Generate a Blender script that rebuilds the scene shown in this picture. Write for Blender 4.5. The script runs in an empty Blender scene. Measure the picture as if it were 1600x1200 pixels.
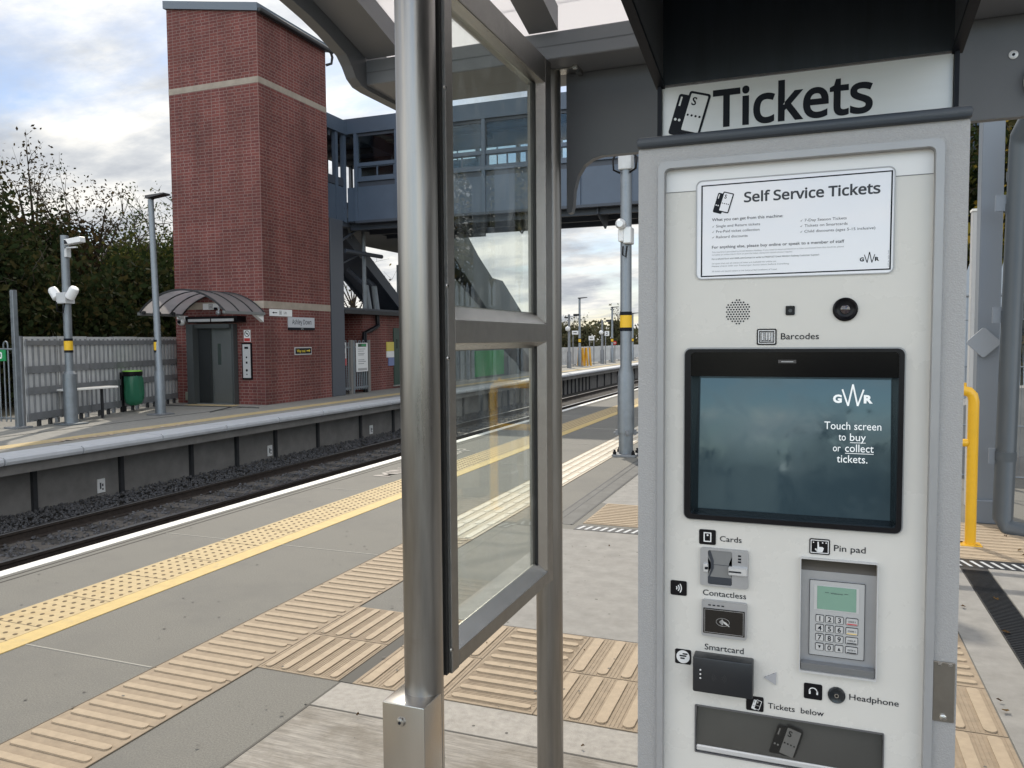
import bpy, bmesh, math, random
from mathutils import Vector, Matrix
random.seed(7)
R = math.radians
S = bpy.context.scene
C = S.collection
# ---------------------------------------------------------------- camera
cd = bpy.data.cameras.new('camera'); cam = bpy.data.objects.new('camera', cd); C.objects.link(cam)
cd.sensor_width = 36.0; cd.lens = 36.0 * 1231.26 / 1600; cd.clip_end = 3000; cd.clip_start = 0.02
ya, pi_, ro = 0.366859452, 0.0560953314, 0.00754372088
fwd = Vector((-math.sin(ya) * math.cos(pi_), math.cos(ya) * math.cos(pi_), -math.sin(pi_)))
rt = Vector((math.cos(ya), math.sin(ya), 0)); dn = fwd.cross(rt)
r2 = rt * math.cos(ro) + dn * math.sin(ro); d2 = -rt * math.sin(ro) + dn * math.cos(ro)
m = Matrix((r2, -d2, -fwd)).transposed().to_4x4(); m.translation = (0, 0, 1.5)
cam.matrix_world = m; S.camera = cam
S.view_settings.view_transform = 'Standard'; S.view_settings.look = 'None'
S.view_settings.exposure = 0.24; S.view_settings.gamma = 1
S.render.engine = 'CYCLES'; S.cycles.max_bounces = 10; S.cycles.transparent_max_bounces = 24
# ---------------------------------------------------------------- sky and sun
SUN_EL = R(41); SUN_AZ = math.atan2(-0.48, 0.877)      # azimuth from +Y towards +X
W = bpy.data.worlds.new('World'); S.world = W; W.use_nodes = True
nt = W.node_tree; nt.nodes.clear()
def N(t, typ, **kw):
    n = t.nodes.new(typ)
    for k, v in kw.items(): setattr(n, k, v)
    return n
def L(t, a, b): t.links.new(a, b)
def ramp(t, src, stops):
    n = N(t, 'ShaderNodeValToRGB'); e = n.color_ramp.elements
    while len(e) < len(stops): e.new(0.5)
    for i, (p, c) in enumerate(stops):
        e[i].position = p; e[i].color = (c[0], c[1], c[2], 1) if not isinstance(c, (int, float)) else (c, c, c, 1)
    if src: L(t, src, n.inputs[0])
    return n.outputs[0]
def mixc(t, fac, a, b, mode='MIX'):
    n = N(t, 'ShaderNodeMix', data_type='RGBA', blend_type=mode)
    for i, v in ((0, fac), (6, a), (7, b)):
        if hasattr(v, 'links'): L(t, v, n.inputs[i])
        elif i == 0: n.inputs[0].default_value = v
        else: n.inputs[i].default_value = (*v, 1) if len(v) == 3 else v
    return n.outputs[2]
def math_(t, op, a, b=0.0, c=0.0):
    n = N(t, 'ShaderNodeMath', operation=op)
    for i, v in enumerate((a, b, c)):
        if hasattr(v, 'links'): L(t, v, n.inputs[i])
        else: n.inputs[i].default_value = v
    return n.outputs[0]
sky = N(nt, 'ShaderNodeTexSky', sky_type='NISHITA', sun_disc=False, sun_elevation=SUN_EL, sun_rotation=SUN_AZ)
tc = N(nt, 'ShaderNodeTexCoord'); sp = N(nt, 'ShaderNodeSeparateXYZ'); L(nt, tc.outputs['Generated'], sp.inputs[0])
zz = math_(nt, 'ADD', math_(nt, 'MAXIMUM', sp.outputs[2], 0.0), 0.22)
cb = N(nt, 'ShaderNodeCombineXYZ')
L(nt, math_(nt, 'DIVIDE', sp.outputs[0], zz), cb.inputs[0]); L(nt, math_(nt, 'DIVIDE', sp.outputs[1], zz), cb.inputs[1])
n1 = N(nt, 'ShaderNodeTexNoise'); n1.inputs['Scale'].default_value = 1.05; n1.inputs['Detail'].default_value = 9; n1.inputs['Roughness'].default_value = .6; n1.inputs['Distortion'].default_value = .35
n2 = N(nt, 'ShaderNodeTexNoise'); n2.inputs['Scale'].default_value = 2.3; n2.inputs['Detail'].default_value = 8; n2.inputs['Roughness'].default_value = .58
mp = N(nt, 'ShaderNodeMapping'); mp.inputs['Location'].default_value = (0.3, 5.1, 0); mp.inputs['Scale'].default_value = (1, 1.5, 1)
L(nt, cb.outputs[0], mp.inputs[0]); L(nt, mp.outputs[0], n1.inputs['Vector']); L(nt, mp.outputs[0], n2.inputs['Vector'])
nn = math_(nt, 'ADD', n1.outputs[0], math_(nt, 'MULTIPLY', math_(nt, 'MINIMUM', sp.outputs[1], 0.0), .12))
mask = ramp(nt, nn, [(.34, 0), (.49, 1)])
cl = ramp(nt, n2.outputs[0], [(.34, (4.6, 4.9, 5.4)), (.47, (6.6, 6.8, 7.0)), (.60, (9.8, 9.6, 9.1))])
# clouds glow around the sun
sd = N(nt, 'ShaderNodeVectorMath', operation='DOT_PRODUCT'); L(nt, tc.outputs['Generated'], sd.inputs[0])
sdir = Vector((math.sin(SUN_AZ) * math.cos(SUN_EL), math.cos(SUN_AZ) * math.cos(SUN_EL), math.sin(SUN_EL)))
sd.inputs[1].default_value = sdir
glow = math_(nt, 'ADD', math_(nt, 'MULTIPLY', math_(nt, 'POWER', math_(nt, 'MAXIMUM', sd.outputs['Value'], 0.0), 7.0), 0.55), 0.80)
clg = N(nt, 'ShaderNodeVectorMath', operation='SCALE'); L(nt, cl, clg.inputs[0]); L(nt, glow, clg.inputs['Scale'])
skc = mixc(nt, 1.0, sky.outputs[0], (.80, .88, 1.0), 'MULTIPLY'); col = mixc(nt, mask, skc, clg.outputs[0])
# unseen sky behind the viewer is boosted and warmed as added fill light
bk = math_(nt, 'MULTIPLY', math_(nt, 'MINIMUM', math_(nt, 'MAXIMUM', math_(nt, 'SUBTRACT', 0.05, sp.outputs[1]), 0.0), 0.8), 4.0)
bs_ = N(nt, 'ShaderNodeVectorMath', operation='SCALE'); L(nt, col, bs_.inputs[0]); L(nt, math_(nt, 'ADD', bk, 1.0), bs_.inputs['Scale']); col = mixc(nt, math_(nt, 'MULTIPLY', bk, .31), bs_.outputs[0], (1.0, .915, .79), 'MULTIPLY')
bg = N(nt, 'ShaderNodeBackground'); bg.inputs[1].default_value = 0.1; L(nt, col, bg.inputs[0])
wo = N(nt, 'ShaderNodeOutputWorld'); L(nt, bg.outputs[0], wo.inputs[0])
sl = bpy.data.lights.new('sun', 'SUN'); sl.energy = 2.9; sl.angle = R(.6); sl.color = (1, .91, .77)
so = bpy.data.objects.new('sun', sl); C.objects.link(so); so.rotation_euler = (-sdir).to_track_quat('-Z', 'Y').to_euler()
so.location = (-20, 25, 40)
# ---------------------------------------------------------------- materials
MATS = {}
def mat(name, col, rough=.55, metal=0.0, var=0.0, vs=6.0, vstretch=(1, 1, 1), bump=0.0, bs=60.0, spec=.5, coat=0.0, col2=None, rvar=0.0, grime=None):
    if name in MATS: return MATS[name]
    M = bpy.data.materials.new(name); M.use_nodes = True; t = M.node_tree; b = t.nodes['Principled BSDF']
    b.inputs['Base Color'].default_value = (*col, 1); b.inputs['Roughness'].default_value = rough; b.inputs['Metallic'].default_value = metal
    b.inputs['Specular IOR Level'].default_value = .12 if name.startswith('ink') else spec; b.inputs['Coat Weight'].default_value = coat
    tc = N(t, 'ShaderNodeTexCoord'); mp = N(t, 'ShaderNodeMapping'); mp.inputs['Scale'].default_value = vstretch; L(t, tc.outputs['Object'], mp.inputs[0])
    if var or col2:
        n = N(t, 'ShaderNodeTexNoise'); n.inputs['Scale'].default_value = vs; n.inputs['Detail'].default_value = 7; n.inputs['Roughness'].default_value = .62; L(t, mp.outputs[0], n.inputs['Vector'])
        c2 = col2 or col
        lo = tuple(c * (1 - var) for c in col); hi = tuple(min(1, c * (1 + var)) for c in c2)
        o = ramp(t, n.outputs[0], [(.3, lo), (.7, hi)])
        if grime:
            g = N(t, 'ShaderNodeTexNoise'); g.inputs['Scale'].default_value = grime[0]; g.inputs['Detail'].default_value = 9; g.inputs['Roughness'].default_value = .7; L(t, tc.outputs['Object'], g.inputs['Vector'])
            o = mixc(t, ramp(t, g.outputs[0], [(grime[1], 0), (grime[1] + .16, grime[2])]), o, grime[3])
        L(t, o, b.inputs['Base Color'])
        if rvar:
            L(t, ramp(t, n.outputs[0], [(.3, max(0, rough - rvar)), (.7, min(1, rough + rvar))]), b.inputs['Roughness'])
    if bump:
        n = N(t, 'ShaderNodeTexNoise'); n.inputs['Scale'].default_value = bs; n.inputs['Detail'].default_value = 4; L(t, mp.outputs[0], n.inputs['Vector'])
        bp = N(t, 'ShaderNodeBump'); bp.inputs['Strength'].default_value = bump; bp.inputs['Distance'].default_value = .004; L(t, n.outputs[0], bp.inputs['Height']); L(t, bp.outputs[0], b.inputs['Normal'])
    MATS[name] = M; return M
def emis(name, col, strength=1.0, rough=.15):
    M = mat(name, (col[0] * .3, col[1] * .3, col[2] * .3), rough); b = M.node_tree.nodes['Principled BSDF']
    b.inputs['Emission Color'].default_value = (*col, 1); b.inputs['Emission Strength'].default_value = strength; return M
steel = mat('brushed_steel', (.275, .268, .258), .34, 1.0, var=.22, vs=14, vstretch=(1.6, 1.6, .12), rvar=.08, bump=.04, bs=220, grime=(5, .58, .5, (.22, .20, .18)))
steel2 = mat('satin_steel', (.47, .46, .44), .27, 1.0, var=.08, vs=9, bump=.12, bs=900)
aluf = mat('frame_metal', (.235, .23, .22), .33, 1.0, var=.10, vs=30, bump=.45, bs=700)
galv = mat('galvanised', (.215, .24, .265), .50, .7, var=.16, vs=9, rvar=.1, bump=.05, bs=60)
galvd = mat('galvanised_dull', (.20, .21, .225), .6, .3, var=.18, vs=5, bump=.05, bs=40)
galvl = mat('galvanised_sheet', (.50, .515, .53), .6, .0, var=.15, vs=4)
dgrey = mat('shelter_grey', (.105, .112, .125), .42, 0, var=.06, vs=4, bump=.06, bs=300)
dgrey2 = mat('shelter_grey_light', (.15, .158, .175), .45, 0, var=.05, vs=4)
hoodm = mat('hood_black', (.020, .026, .035), .24, 0, var=.16, vs=7, vstretch=(6, 6, .6), spec=.6)
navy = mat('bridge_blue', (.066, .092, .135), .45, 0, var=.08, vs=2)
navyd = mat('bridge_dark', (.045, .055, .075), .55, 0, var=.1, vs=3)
black = mat('black_plastic', (.006, .006, .008), .28, 0, var=.2, vs=30, spec=.22)
rubber = mat('gasket_rubber', (.008, .008, .009), .6)
capm = mat('cap_slate', (.035, .045, .06), .4, 0, bump=.1, bs=400)
cream = mat('machine_cream', (.61, .60, .57), .27, 0, var=.03, vs=5, spec=.5, bump=.02, bs=500, rvar=.08, grime=(11, .62, .12, (.46, .44, .40)))
casing = mat('casing_grey', (.35, .35, .355), .42, .15, var=.05, vs=300, bump=.28, bs=420)
casing2 = mat('casing_trim', (.33, .335, .345), .36, .2, var=.04, vs=20)
silver = mat('silver_plastic', (.42, .43, .45), .34, .55, var=.05, vs=20)
silverl = mat('silver_light', (.60, .61, .62), .30, .35, var=.04, vs=20)
white = mat('white_paint', (.76, .76, .74), .5, 0, var=.05, vs=3)
signw = mat('sign_white', (.72, .73, .74), .38, 0, var=.03, vs=3)
ink = mat('ink_black', (.010, .012, .018), .45)
inkg = mat('ink_grey', (.055, .06, .07), .5)
inkl = mat('ink_light', (.16, .17, .19), .5)
red = mat('sign_red', (.42, .03, .03), .45); green = mat('sign_green', (.02, .26, .09), .45); blue = mat('sign_blue', (.05, .10, .32), .5)
yellow = mat('yellow_enamel', (.72, .40, .012), .32, 0, var=.06, vs=8, coat=.3)
yband = mat('yellow_band', (.75, .46, .02), .45)
concl = mat('concrete_pale', (.255, .247, .232), .85, 0, var=.16, vs=9, bump=.35, bs=260, grime=(2.2, .54, .45, (.20, .19, .175)))
concb = mat('concrete_brushed', (.29, .27, .24), .88, 0, var=.38, vs=7, vstretch=(.8, 8, 1), bump=1.0, bs=20, grime=(2.6, .47, .75, (.17, .15, .12)))
conct = mat('concrete_tooled', (.35, .33, .30), .88, 0, var=.16, vs=30, bump=.5, bs=250, grime=(6, .56, .5, (.23, .21, .18)))
plat = mat('platform_grey', (.165, .160, .143), .82, 0, var=.34, vs=150, bump=.5, bs=300, grime=(1.7, .47, .6, (.135, .132, .122)))
platd = mat('platform_far', (.24, .235, .215), .85, 0, var=.15, vs=12, bump=.2, bs=200, grime=(.8, .5, .5, (.17, .165, .155)))
blister = mat('tactile_yellow', (.47, .365, .20), .75, 0, var=.12, vs=26, bump=.2, bs=300, grime=(5, .55, .5, (.40, .27, .11)))
yline = mat('yellow_line', (.54, .40, .16), .7, 0, var=.10, vs=14, grime=(9, .57, .8, (.34, .29, .19)))
blobm = mat('blister_dot', (.17, .125, .07), .8)
buff = mat('tactile_buff', (.30, .235, .165), .8, 0, var=.14, vs=22, bump=.25, bs=300, grime=(7, .56, .45, (.29, .215, .15)))
buffl = mat('tactile_pale', (.50, .44, .35), .8, 0, var=.12, vs=22, bump=.25, bs=300, grime=(7, .58, .4, (.33, .29, .23)))
edgew = mat('edge_white', (.74, .73, .70), .6, 0, var=.08, vs=20, grime=(14, .62, .6, (.4, .39, .36)))
copew = mat('coping_white', (.46, .48, .51), .6, 0, var=.08, vs=8, grime=(4, .55, .4, (.36, .37, .39)))
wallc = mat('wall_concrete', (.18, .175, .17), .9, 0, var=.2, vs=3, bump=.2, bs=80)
dark = mat('dark_steel', (.03, .032, .036), .6, .2, var=.2, vs=10)
drain = mat('drain_iron', (.020, .022, .026), .45, .3, var=.3, vs=30)
rustm = mat('rail_side', (.045, .035, .03), .8, .2, var=.3, vs=20)
railt = mat('rail_top', (.35, .35, .36), .3, 1.0)
ball = mat('ballast_stone', (.05, .046, .042), .9, 0, var=.45, vs=22, bump=.9, bs=30)
soil = mat('earth', (.075, .068, .045), .95, 0, var=.4, vs=1.2, bump=.5, bs=20)
bark = mat('bark', (.06, .048, .036), .9, 0, var=.3, vs=12, bump=.6, bs=40)
def leafmat(name, a, b, c):
    M = bpy.data.materials.new(name); M.use_nodes = True; t = M.node_tree; p = t.nodes['Principled BSDF']
    g = N(t, 'ShaderNodeNewGeometry'); o = ramp(t, g.outputs['Random Per Island'], [(.0, a), (.55, b), (1.0, c)])
    L(t, o, p.inputs['Base Color']); p.inputs['Roughness'].default_value = .85; p.inputs['Specular IOR Level'].default_value = .08
    tr = N(t, 'ShaderNodeBsdfTranslucent'); L(t, o, tr.inputs[0]); mx = N(t, 'ShaderNodeMixShader'); mx.inputs[0].default_value = .3
    L(t, p.outputs[0], mx.inputs[1]); L(t, tr.outputs[0], mx.inputs[2]); L(t, mx.outputs[0], t.nodes['Material Output'].inputs[0])
    return M
leaf_dark = leafmat('leaf_dark', (.013, .022, .008), (.022, .032, .012), (.05, .042, .016))
leaf_brown = leafmat('leaf_brown', (.024, .019, .010), (.042, .030, .015), (.08, .055, .02))
leaf_green = leafmat('leaf_green', (.028, .048, .014), (.055, .075, .022), (.13, .12, .03))
leaf_yel = leafmat('leaf_yellow', (.05, .055, .014), (.12, .11, .022), (.25, .17, .03))
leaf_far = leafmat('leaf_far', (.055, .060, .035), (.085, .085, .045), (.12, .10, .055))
def brickmat():
    M = bpy.data.materials.new('red_brick'); M.use_nodes = True; t = M.node_tree; b = t.nodes['Principled BSDF']
    g = N(t, 'ShaderNodeNewGeometry'); s = N(t, 'ShaderNodeSeparateXYZ'); L(t, g.outputs['Position'], s.inputs[0])
    cbn = N(t, 'ShaderNodeCombineXYZ'); L(t, math_(t, 'ADD', s.outputs[0], s.outputs[1]), cbn.inputs[0]); L(t, s.outputs[2], cbn.inputs[1])
    br = N(t, 'ShaderNodeTexBrick'); L(t, cbn.outputs[0], br.inputs['Vector']); br.offset = .5; br.squash = .55; br.squash_frequency = 2
    for k, v in (('Scale', 1), ('Mortar Size', .0075), ('Brick Width', .225), ('Row Height', .072), ('Mortar Smooth', .15), ('Bias', -.1)): br.inputs[k].default_value = v
    br.inputs['Color1'].default_value = (.170, .047, .040, 1); br.inputs['Color2'].default_value = (.115, .030, .029, 1); br.inputs['Mortar'].default_value = (.225, .145, .13, 1)
    n = N(t, 'ShaderNodeTexNoise'); n.inputs['Scale'].default_value = 1.1; n.inputs['Detail'].default_value = 6; L(t, g.outputs['Position'], n.inputs['Vector'])
    n2 = N(t, 'ShaderNodeTexNoise'); n2.inputs['Scale'].default_value = 55; L(t, g.outputs['Position'], n2.inputs['Vector'])
    o = mixc(t, 1.0, br.outputs[0], ramp(t, n.outputs[0], [(.3, .78), (.7, 1.15)]), 'MULTIPLY'); o = mixc(t, 1.0, o, ramp(t, n2.outputs[0], [(.3, .85), (.7, 1.12)]), 'MULTIPLY')
    n3 = N(t, 'ShaderNodeTexNoise'); n3.inputs['Scale'].default_value = 2.2; n3.inputs['Detail'].default_value = 5; mp3 = N(t, 'ShaderNodeMapping'); mp3.inputs['Scale'].default_value = (1, 1, .10); L(t, g.outputs['Position'], mp3.inputs[0]); L(t, mp3.outputs[0], n3.inputs['Vector'])
    o = mixc(t, 1.0, o, ramp(t, n3.outputs[0], [(.30, .74), (.55, 1.0), (.75, 1.10)]), 'MULTIPLY')
    L(t, o, b.inputs['Base Color']); b.inputs['Roughness'].default_value = .85
    bp = N(t, 'ShaderNodeBump'); bp.inputs['Strength'].default_value = .5; bp.inputs['Distance'].default_value = .006; bp.invert = True; L(t, br.outputs['Fac'], bp.inputs['Height']); L(t, bp.outputs[0], b.inputs['Normal'])
    return M
brick = brickmat()
bandst = mat('stone_band', (.31, .27, .225), .85, 0, var=.15, vs=5)
def glassmat(name, tint, smudge, gloss=1.0, rough=.0):
    M = bpy.data.materials.new(name); M.use_nodes = True; t = M.node_tree; t.nodes.remove(t.nodes['Principled BSDF']); out = t.nodes['Material Output']
    tr = N(t, 'ShaderNodeBsdfTransparent'); tr.inputs[0].default_value = (*tint, 1)
    gl = N(t, 'ShaderNodeBsdfGlossy'); gl.inputs['Roughness'].default_value = rough; gl.inputs['Color'].default_value = (gloss, gloss, gloss, 1)
    lw_ = N(t, 'ShaderNodeLayerWeight'); fr = math_(t, 'ADD', math_(t, 'MULTIPLY', math_(t, 'POWER', lw_.outputs['Facing'], 5.0), .90), .03); mx = N(t, 'ShaderNodeMixShader'); L(t, fr, mx.inputs[0]); L(t, tr.outputs[0], mx.inputs[1]); L(t, gl.outputs[0], mx.inputs[2])
    o = mx.outputs[0]
    if smudge:
        g = N(t, 'ShaderNodeNewGeometry'); mp = N(t, 'ShaderNodeMapping'); mp.inputs['Scale'].default_value = (1, 1.6, .55); L(t, g.outputs['Position'], mp.inputs[0])
        n = N(t, 'ShaderNodeTexNoise'); n.inputs['Scale'].default_value = 7; n.inputs['Detail'].default_value = 9; n.inputs['Roughness'].default_value = .68; n.inputs['Distortion'].default_value = 1.6; L(t, mp.outputs[0], n.inputs['Vector'])
        n3 = N(t, 'ShaderNodeTexNoise'); n3.inputs['Scale'].default_value = 160; n3.inputs['Detail'].default_value = 2; L(t, g.outputs['Position'], n3.inputs['Vector'])
        f = math_(t, 'ADD', ramp(t, n.outputs[0], [(.50, 0), (.72, smudge)]), ramp(t, n3.outputs[0], [(.70, 0), (.76, smudge * .9)]))
        df = N(t, 'ShaderNodeBsdfTranslucent'); df.inputs[0].default_value = (.75, .8, .82, 1); d2_ = N(t, 'ShaderNodeBsdfDiffuse'); d2_.inputs[0].default_value = (.7, .75, .78, 1)
        ad = N(t, 'ShaderNodeMixShader'); L(t, df.outputs[0], ad.inputs[1]); L(t, d2_.outputs[0], ad.inputs[2])
        m2 = N(t, 'ShaderNodeMixShader'); L(t, f, m2.inputs[0]); L(t, o, m2.inputs[1]); L(t, ad.outputs[0], m2.inputs[2]); o = m2.outputs[0]
    L(t, o, out.inputs[0]); return M
glass = glassmat('screen_glass', (.93, .96, .94), .11)
wglass = glassmat('window_glass', (.80, .86, .88), 0)
def translucent(name, colr, tint, mixt, rough=.3):
    M = bpy.data.materials.new(name); M.use_nodes = True; t = M.node_tree; b = t.nodes['Principled BSDF']; b.inputs['Base Color'].default_value = (*colr, 1); b.inputs['Roughness'].default_value = rough
    tr = N(t, 'ShaderNodeBsdfTranslucent'); tr.inputs[0].default_value = (*tint, 1); mx = N(t, 'ShaderNodeMixShader'); mx.inputs[0].default_value = mixt
    L(t, b.outputs[0], mx.inputs[1]); L(t, tr.outputs[0], mx.inputs[2]); L(t, mx.outputs[0], t.nodes['Material Output'].inputs[0]); return M
opal = translucent('opal_panel', (.80, .79, .80), (.80, .79, .80), .85)
smoke = translucent('smoked_sheet', (.44, .43, .44), (.72, .71, .72), .55, .10)
_t = smoke.node_tree; _o = _t.nodes['Material Output']; _l = _o.inputs[0].links[0].from_socket; _tr = N(_t, 'ShaderNodeBsdfTransparent'); _tr.inputs[0].default_value = (.84, .82, .83, 1); _m = N(_t, 'ShaderNodeMixShader'); _m.inputs[0].default_value = .45; L(_t, _l, _m.inputs[1]); L(_t, _tr.outputs[0], _m.inputs[2]); L(_t, _m.outputs[0], _o.inputs[0])
bagm = translucent('green_bag', (.05, .22, .14), (.08, .38, .23), .5, .3)
# ---------------------------------------------------------------- mesh helpers
class MB:
    def __init__(s): s.b = bmesh.new(); s.M = Matrix()
    def add(s, vs, fs):
        v = [s.b.verts.new(s.M @ Vector(p)) for p in vs]
        for f in fs:
            try: s.b.faces.new([v[i] for i in f])
            except ValueError: pass
        return s
    def box(s, x0, x1, y0, y1, z0, z1, bev=0.0, seg=1):
        if x0 > x1: x0, x1 = x1, x0
        if y0 > y1: y0, y1 = y1, y0
        if z0 > z1: z0, z1 = z1, z0
        if bev:
            t = bmesh.new(); bmesh.ops.create_cube(t, size=1)
            for v in t.verts: v.co = Vector(((x0 + x1) / 2 + v.co.x * (x1 - x0), (y0 + y1) / 2 + v.co.y * (y1 - y0), (z0 + z1) / 2 + v.co.z * (z1 - z0)))
            bmesh.ops.bevel(t, geom=t.edges[:], offset=bev, segments=seg, affect='EDGES', profile=.5)
            t.verts.index_update(); s.add([v.co for v in t.verts], [[v.index for v in f.verts] for f in t.faces]); t.free(); return s
        p = [(x0, y0, z0), (x1, y0, z0), (x1, y1, z0), (x0, y1, z0), (x0, y0, z1), (x1, y0, z1), (x1, y1, z1), (x0, y1, z1)]
        return s.add(p, [(0, 3, 2, 1), (4, 5, 6, 7), (0, 1, 5, 4), (1, 2, 6, 5), (2, 3, 7, 6), (3, 0, 4, 7)])
    def quad(s, a, b, c, d): return s.add([a, b, c, d], [(0, 1, 2, 3)])
    def tube(s, pts, r, seg=12, cap=True):
        pts = [Vector(p) for p in pts]; n = len(pts); rs = r if isinstance(r, (list, tuple)) else [r] * n
        up = None; rings = []
        for i, p in enumerate(pts):
            d = (pts[min(i + 1, n - 1)] - pts[max(i - 1, 0)]).normalized()
            if up is None: up = Vector((0, 0, 1)) if abs(d.z) < .9 else Vector((1, 0, 0))
            a = d.cross(up).normalized(); b = a.cross(d).normalized(); up = b
            rings.append([p + (a * math.cos(2 * math.pi * k / seg) + b * math.sin(2 * math.pi * k / seg)) * rs[i] for k in range(seg)])
        vs = [q for rg in rings for q in rg]; fs = []
        for i in range(n - 1):
            for k in range(seg):
                k2 = (k + 1) % seg; fs.append((i * seg + k, i * seg + k2, (i + 1) * seg + k2, (i + 1) * seg + k))
        if cap: fs += [tuple(range(seg))[::-1], tuple((n - 1) * seg + k for k in range(seg))]
        return s.add(vs, fs)
    def lathe(s, prof, c=(0, 0, 0), seg=24, axis='z'):
        vs = []; fs = []
        for (r, h) in prof:
            for k in range(seg):
                a = 2 * math.pi * k / seg; u, v = r * math.cos(a), r * math.sin(a)
                vs.append({'z': (c[0] + u, c[1] + v, c[2] + h), 'y': (c[0] + u, c[1] + h, c[2] + v), 'x': (c[0] + h, c[1] + u, c[2] + v)}[axis])
        for i in range(len(prof) - 1):
            for k in range(seg):
                k2 = (k + 1) % seg; fs.append((i * seg + k, i * seg + k2, (i + 1) * seg + k2, (i + 1) * seg + k))
        fs += [tuple(range(seg))[::-1], tuple((len(prof) - 1) * seg + k for k in range(seg))]
        return s.add(vs, fs)
    def prism(s, pts, a, b, plane='xz'):
        f = {'xz': lambda u, v, w: (u, w, v), 'yz': lambda u, v, w: (w, u, v), 'xy': lambda u, v, w: (u, v, w)}[plane]
        n = len(pts); vs = [f(u, v, a) for u, v in pts] + [f(u, v, b) for u, v in pts]
        return s.add(vs, [tuple(range(n))[::-1], tuple(range(n, 2 * n))] + [(i, (i + 1) % n, n + (i + 1) % n, n + i) for i in range(n)])
    def ring(s, po, pi, a, b, plane='xz'):
        f = {'xz': lambda u, v, w: (u, w, v), 'yz': lambda u, v, w: (w, u, v), 'xy': lambda u, v, w: (u, v, w)}[plane]
        n = len(po); vs = [f(u, v, a) for u, v in po] + [f(u, v, a) for u, v in pi] + [f(u, v, b) for u, v in po] + [f(u, v, b) for u, v in pi]; fs = []
        for i in range(n):
            j = (i + 1) % n
            fs += [(i, j, n + j, n + i), (2 * n + i, 3 * n + i, 3 * n + j, 2 * n + j), (i, 2 * n + i, 2 * n + j, j), (n + i, n + j, 3 * n + j, 3 * n + i)]
        return s.add(vs, fs)
    def text(s, txt, o, u=(1, 0, 0), v=(0, 0, 1), h=.02, w=None, bold=0.0, align='L', shear=0.0, gro=False):
        cu = bpy.data.curves.new('t', 'FONT'); cu.body = txt; cu.size = 1; cu.offset = bold; cu.resolution_u = 3; cu.extrude = 0; cu.shear = shear
        if gro and GRO: cu.font = GRO
        ob = bpy.data.objects.new('t', cu); me = bpy.data.meshes.new_from_object(ob)
        if len(me.vertices):
            xs = [q.co.x for q in me.vertices]; x0, x1 = min(xs), max(xs); k = h / (CAPG if gro and GRO else CAPH); kx = k if w is None else w / (x1 - x0)
            wd = (x1 - x0) * kx; off = {'L': 0, 'C': -wd / 2, 'R': -wd}[align]
            o = Vector(o); u = Vector(u); v = Vector(v)
            s.add([o + u * ((q.co.x - x0) * kx + off) + v * (q.co.y * k) for q in me.vertices], [tuple(p.vertices) for p in me.polygons])
        bpy.data.objects.remove(ob); bpy.data.curves.remove(cu); bpy.data.meshes.remove(me); return s
    def build(s, name, m_, parent=None, smooth=None):
        o = bpy.data.objects.new(name, bpy.data.meshes.new(name)); off = Vector()
        p = parent
        while p: off += p.location; p = p.parent
        if off.length: bmesh.ops.translate(s.b, verts=s.b.verts[:], vec=-off)
        bmesh.ops.recalc_face_normals(s.b, faces=s.b.faces[:]) if len(s.b.faces) < 30000 else None
        s.b.to_mesh(o.data); s.b.free(); o.data.materials.append(m_); C.objects.link(o); o.parent = parent
        if smooth is not None:
            o.data.polygons.foreach_set('use_smooth', [True] * len(o.data.polygons))
            try: o.data.set_sharp_from_angle(angle=R(smooth))
            except Exception: pass
        return o
GRO = None
try: GRO = bpy.data.fonts.load(bpy.utils.system_resource('DATAFILES', path='fonts') + '/NotoSansHebrew-Regular.woff2')
except Exception: GRO = None
_cu = bpy.data.curves.new('t', 'FONT'); _cu.body = 'H'; _cu.size = 1; _ob = bpy.data.objects.new('t', _cu); _me = bpy.data.meshes.new_from_object(_ob)
CAPH = max(q.co.y for q in _me.vertices); CAPG = CAPH
if GRO:
    _cu.font = GRO; _me = bpy.data.meshes.new_from_object(_ob); CAPG = max([q.co.y for q in _me.vertices] or [CAPH])
bpy.data.objects.remove(_ob)
def rr(x0, x1, z0, z1, r, n=4):
    if x0 > x1: x0, x1 = x1, x0
    out = []
    for cx, cz, a0 in ((x1 - r, z1 - r, 0), (x0 + r, z1 - r, 90), (x0 + r, z0 + r, 180), (x1 - r, z0 + r, 270)):
        for k in range(n + 1):
            a = R(a0 + 90 * k / n); out.append((cx + r * math.cos(a), cz + r * math.sin(a)))
    return out
def circ(cx, cz, r, n=20): return [(cx + r * math.cos(2 * math.pi * k / n), cz + r * math.sin(2 * math.pi * k / n)) for k in range(n)]
def thing(name, label, cat, loc=(0, 0, 0), group=None):
    o = bpy.data.objects.new(name, None); C.objects.link(o); o.location = loc; o['label'] = label; o['category'] = cat; o.empty_display_size = .2
    if group: o['group'] = group
    return o
def tag(o, label, cat, group=None):
    o['label'] = label; o['category'] = cat
    if group: o['group'] = group
    return o
def struct(o, kind='structure'): o['kind'] = kind; return o
def copy_tree(o, parent=None):
    c = o.copy(); C.objects.link(c); c.parent = parent
    for ch in list(o.children): copy_tree(ch, c)
    return c
X, Y, Z = Vector((1, 0, 0)), Vector((0, 1, 0)), Vector((0, 0, 1))
# ================================================================ SETTING
struct(MB().quad((-900, -400, -1.25), (900, -400, -1.25), (900, 1500, -1.25), (-900, 1500, -1.25)).build('ground', soil))
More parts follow.
